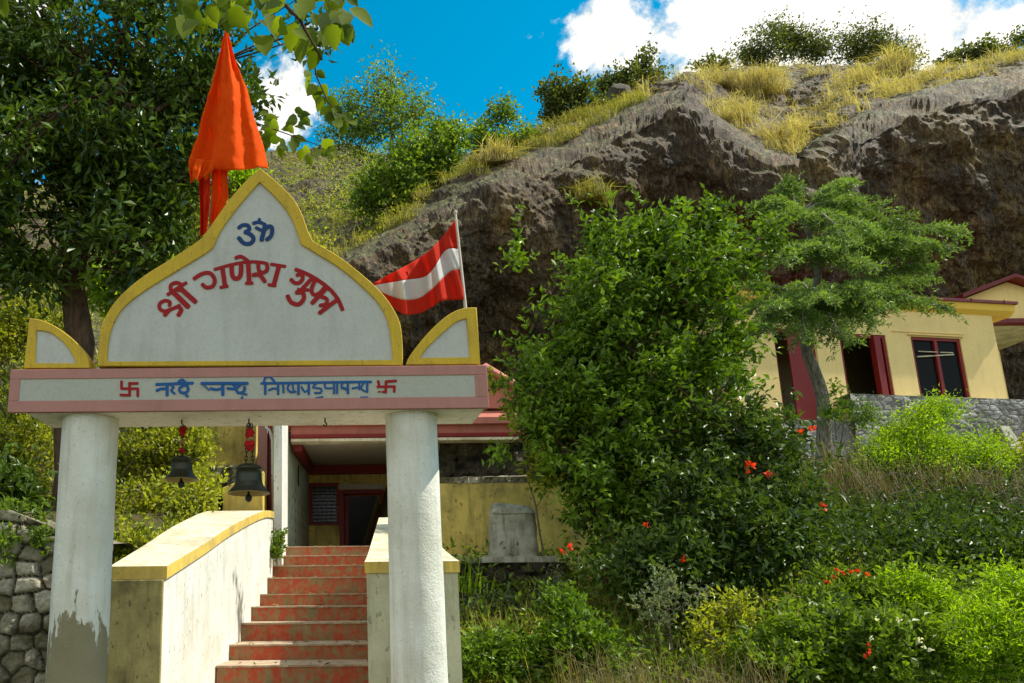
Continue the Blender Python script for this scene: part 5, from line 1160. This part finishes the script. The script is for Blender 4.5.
for (px, py, dY, si, wgt) in br:
    s0 = P(*tr[min(si, len(tr) - 1)][:0] if False else (0, 0, 1)) if False else np.array(tr[min(si, len(tr) - 1)]); e = P(px, py, 13 + dY); L = np.linalg.norm(e - s0)
    pts = []
    for k in range(9):
        f = k / 8; p = s0 + (e - s0) * f + np.array((0, 0, .10 * L * math.sin(math.pi * f) - .06 * L * f * f)) + rng.normal(size=3) * .02; pts.append(p)
    mb.tube(pts, list(np.linspace(.035, .006, 9)), 5, caps=False)
    dirm = (e - s0) / L
    for k in range(2, 9):
        nsub = 9
        for q in range(nsub):
            f = (k + rng.random()) / 9; b = s0 + (e - s0) * min(f, 1) + np.array((0, 0, .10 * L * math.sin(math.pi * min(f, 1)) - .06 * L * f * f))
            side = rng.choice([-1, 1]); sv = np.cross(dirm, (0, 0, 1)) * side; d = dirm * (.5 + .5 * rng.random()) + sv * (.3 + .8 * rng.random()) + np.array((0, 0, -.10 - .45 * rng.random())) + rng.normal(size=3) * .14; d /= np.linalg.norm(d)
            ln = (.22 + .38 * rng.random()) * (1.1 - .5 * f)
            mb.tube([b, b + d * ln * .5, b + d * ln + np.array((0, 0, -.25 * ln))], [.006, .004, .002], 3, caps=False)
            m = int(34 * ln / .4); ff = rng.random(m) ** .8
            cc_ = b + d * (ln * ff)[:, None] + np.array((0, 0, -.25)) * (ln * ff ** 2)[:, None] + rng.normal(size=(m, 3)) * .018
            Cn.append(cc_); Dn.append(d * .6 + rdir(rng, m) * .8 + np.array((0, 0, .15)))
Cn = np.concatenate(Cn); Dn = np.concatenate(Dn); V, F = leaves(Cn, Dn, rdir(rng, len(Cn)) + np.array((0, 0, .5)), .08, .022, rng, .1)
mb.build('trunk', M_barkg, ced); mesh_np('crown', V, F, L_ced, ced, rnd=np.repeat(np.clip(.5 * rng.random(len(Cn)) + .5 * (vnoise(Cn * 2.5, 3) * .5 + .5), 0, 1), 2))
tree('cedar_sapling', 'low dark cedar shoots beside the bare trunk in front of the stone wall', 'plant', L_ced, M_twig, [(855, 405, 22, 5, 12.6, .3), (865, 418, 14, 5, 12.6, .3)], 12.6, (838, 460, 12.7), .015, 36, 24, .08, .02, .16, 79, top=(845, 415, 12.6), limbs=6, twigs=30, bname='stems', flat=.3)
# bushes right slope
tree('sunlit_bush', 'bright yellow green mounded bush under the yellow house windows', 'bush', L_bri, M_twig, [(925, 432, 42, 24, 12, .6), (895, 455, 36, 24, 11.9, .6), (960, 455, 36, 24, 12, .6), (935, 412, 24, 12, 12.1, .4), (870, 468, 22, 14, 11.8, .4), (930, 480, 55, 20, 11.7, .5), (985, 470, 22, 18, 11.8, .4)], 12, (925, 510, 12), .04, 1500, 16, .058, .020, .15, 81, limbs=16, twigs=250, tw=.004, shell=.4, bname='stems', flat=.4)
tree('sunlit_bush', 'olive yellow bush at the right edge below the stone terrace', 'bush', L_yel, M_twig, [(1015, 455, 22, 18, 13.4, .4), (1045, 460, 30, 26, 13.4, .5), (1000, 470, 14, 10, 13.3, .3)], 13.4, (1020, 510, 13.4), .03, 420, 13, .07, .025, .12, 83, limbs=10, twigs=120, tw=.005, bname='stems', flat=.4)
tree('sunlit_bush', 'small yellow leaved plant against the cedar trunk', 'plant', L_bri, M_twig, [(838, 398, 8, 14, 12.5, .1), (832, 415, 8, 8, 12.5, .1)], 12.5, (836, 440, 12.6), .01, 30, 9, .08, .035, .08, 85, limbs=4, twigs=10, bname='stems')
# dark bank vegetation under it
pts = []
rng = np.random.default_rng(88)
for i in range(2600):
    px = rng.uniform(800, 1150); py = rng.uniform(478, 560); Y = np.interp(py, [478, 560], [12.4, 8.8]) + rng.normal() * .15; pts.append(P(px, py, Y))
pts = np.array(pts)
scrub('bank_undergrowth', 'shaded tangle of low plants covering the steep bank under the sunlit bush', L_flow, pts, 4200, .08, .14, 89, 11, h=.15)
hp = []
for i in range(520):
    px = rng.uniform(825, 1120); hp.append(P(px, rng.uniform(488, 520) + 10 * math.sin(px * .05), 11.3 + rng.normal() * .4))
hp = np.array(hp); hp = hp[fbm(hp * 1.4, 131, 3) > .12]
tag(grass('hanging_grass', L_hay, hp, 12, .8, .004, 90, spread=.6, bend=1.0, down=1.5, dirv=(0.0, -.5, 0)), 'long straw coloured grass hanging over the edge of the bank', 'grass', kind='stuff')
# dead bramble
for lab, px0, px1, py0, py1, sd in (('pale tangled dead twigs sprawling below the cedar trunk', 830, 930, 480, 590, 1), ('grey bare twigs arching at the right edge of the bank', 975, 1050, 470, 520, 2)):
    mb = MB(); r_g = np.random.default_rng(sd)
    for i in range(90):
        a = P(r_g.uniform(px0, px1 - 20), r_g.uniform(py0, py1), 11.6 - (r_g.uniform(0, 1)) * 2.4); d = np.array((r_g.uniform(-.3, 1), r_g.uniform(-.3, .3), r_g.uniform(-.9, .5))); ln = r_g.uniform(.3, 1.1)
        mb.tube([a, a + d * ln * .5 + (0, 0, .1 * ln), a + d * ln - (0, 0, .12 * ln)], [.006, .0045, .002], 4, caps=False)
    o = mb.build('dead_bramble', M_twig); tag(o, lab, 'bramble')
# lower right herbs
pts = []
for i in range(6000):
    x = rng.uniform(1.2, 12); y = rng.uniform(4.0, 9.2); pts.append((x, y, float(gz(x, y)) + .02))
pts = np.array(pts)
scrub('weeds', 'dense low green weeds covering the slope right of the gateway', L_weed, pts, 5200, .075, .10, 95, 11, h=.28)
gpt = pts[(fbm(pts * .9, 96, 2) > .1)]
tag(grass('weed_grass', L_grg, gpt[:1500], 12, .4, .005, 97, spread=.3, bend=.9), 'green and yellow grass blades among the weeds', 'grass', kind='stuff')
q = np.array([P(rng.uniform(560, 780), rng.uniform(655, 700), rng.uniform(4.8, 5.6)) for _ in range(260)])
tag(grass('dry_stalks', L_hay, q - np.array((0, 0, .25)), 5, .36, .0022, 98, spread=.15, bend=.6), 'thin straw coloured stalks at the bottom centre', 'grass', kind='stuff')
def herb(lab, lm, bl, base, n, L, sd, name='herb_bush', cat='bush', w=.35, cr=.07, nl=12, flat=.5, up=.8, droop=0):
    return tree(name, lab, cat, lm, M_twig, bl, bl[0][4], base, .012, n, nl, L, L * w, cr, sd, limbs=10, twigs=120, tw=.003, bname='stems', shell=.5, flat=flat, up=up, droop=droop, group='leafy weeds on the lower slope')
herb('bright feathery bush at the bottom right corner', L_bri, [(990, 640, 45, 40, 5.6, .3), (1015, 600, 24, 30, 5.7, .2), (960, 660, 30, 30, 5.5, .2), (1040, 650, 40, 50, 5.6, .3)], (1000, 720, 5.6), 950, .045, 201, w=.3)
herb('tall bright feathery plant spiking above the right corner bush', L_bri, [(993, 595, 12, 24, 6.2, .12), (985, 620, 22, 20, 6.2, .15)], (990, 680, 6.2), 260, .045, 203, w=.3)
herb('bright feathery bush left of the right corner bush', L_bri, [(910, 595, 32, 22, 6.8, .25), (890, 610, 24, 22, 6.8, .2), (935, 615, 26, 22, 6.7, .2)], (910, 665, 6.8), 620, .05, 205, w=.3)
herb('mid green weed clump at the bottom between stalks and bright bushes', L_weed, [(820, 640, 60, 36, 5.8, .4), (870, 660, 40, 30, 5.6, .3), (770, 660, 40, 26, 5.6, .3)], (820, 710, 5.8), 900, .06, 207, w=.5)
t = herb('plant with small red and white blossoms under the dark bank', L_weed, [(845, 590, 32, 18, 6.9, .25), (825, 605, 24, 16, 6.8, .2), (868, 605, 20, 16, 6.8, .2)], (845, 660, 6.8), 330, .06, 209, w=.45)
for i, (px, py) in enumerate(((833, 577), (842, 573), (850, 572), (858, 571), (866, 574), (826, 582), (836, 570))): flower(px, py, 6.65, .022, 600 + i, t)
t = herb('weed clump with a scarlet spike and white flower heads', L_weed, [(880, 640, 26, 24, 5.5, .2), (920, 645, 22, 18, 5.6, .2), (905, 630, 20, 14, 5.6, .2)], (895, 700, 5.5), 240, .06, 211, w=.45)
for i, (px, py, m_) in enumerate(((868, 645, L_red), (869, 652, L_red), (866, 657, L_red), (876, 620, L_wht), (898, 620, L_wht), (919, 640, L_wht), (924, 647, L_wht), (931, 650, L_wht), (871, 638, L_wht), (873, 668, L_wht))): flower(px, py, 5.2, .016, 640 + i, t, m_, 10)
herb('pale silvery leaved sprays at the base of the big shrub', L_grey, [(670, 580, 16, 20, 6.2, .15), (690, 605, 26, 20, 6.2, .15), (655, 615, 20, 20, 6.2, .15)], (672, 650, 6.2), 48, .05, 213, w=.4)
herb('fresh green lit weed bush at the left foot of the big shrub', L_shrub, [(575, 640, 32, 26, 6.0, .25), (560, 620, 24, 24, 6.2, .2), (600, 655, 24, 20, 5.9, .2)], (578, 700, 6.0), 420, .055, 215, w=.5)
herb('low dark green weeds beside the right parapet', L_shrub, [(500, 660, 40, 24, 6.2, .3), (470, 665, 20, 18, 6.2, .2), (530, 665, 30, 20, 6.1, .2)], (500, 710, 6.2), 520, .045, 217, w=.5)
herb('yellowish twiggy weed in front of the dark shrub base', L_yel, [(735, 620, 30, 26, 6.0, .2), (712, 640, 26, 22, 5.9, .2)], (728, 690, 6.0), 150, .05, 219, w=.4)
herb('bush of pale leaves climbing over the rubble ledge', L_grey, [(500, 600, 22, 12, 7.9, .15), (470, 610, 16, 16, 7.8, .12), (555, 600, 14, 26, 7.9, .15), (540, 625, 24, 14, 7.8, .15)], (510, 650, 7.9), 110, .05, 221, w=.45)
herb('tiny green plant growing from the crack beside the top steps', L_weed, [(276, 553, 6, 10, 10.2, .08), (279, 540, 5, 8, 10.3, .06)], (277, 565, 10.2), 40, .06, 223, w=.45, cr=.05, name='crack_weed', cat='plant')
mbx = MB(); r_g = np.random.default_rng(3)
q = np.array([P(r_g.uniform(448, 485), r_g.uniform(585, 600), 7.6) for _ in range(6)])
tag(grass('grass_tuft', L_bri, q, 9, .35, .008, 300, spread=.2, bend=.9, dirv=(.6, 0, 0)), 'arching green blades beside the right parapet cap', 'grass tuft')

# fallen leaves on the steps and parapet caps
rng = np.random.default_rng(404); LC = []
for i, (Yi, a, b, z) in enumerate(allst[4:]):
    for k in range(9): LC.append((rng.uniform(a + .05, b - .05), Yi + rng.uniform(.03, .3), z + .012))
LC = np.array(LC); V, F = leaves(LC, rdir(rng, len(LC)) * np.array((1, 1, .15)), np.array((0, 0, 1.0)) + rdir(rng, len(LC)) * .3, .06, .03, rng)
tag(mesh_np('fallen_leaves', V, F, L_hay, rnd=np.repeat(rng.random(len(LC)), 2)), 'dry fallen leaves scattered over the red steps', 'leaf litter', kind='stuff')

t = herb('scrappy weeds trailing over the top of the field-stone wall', L_weed, [(20, 516, 26, 7, 7.0, .15), (-30, 512, 40, 8, 7.0, .15), (8, 545, 10, 16, 6.8, .08), (42, 535, 8, 14, 6.8, .08)], (15, 530, 7.05), 120, .06, 231, w=.45)
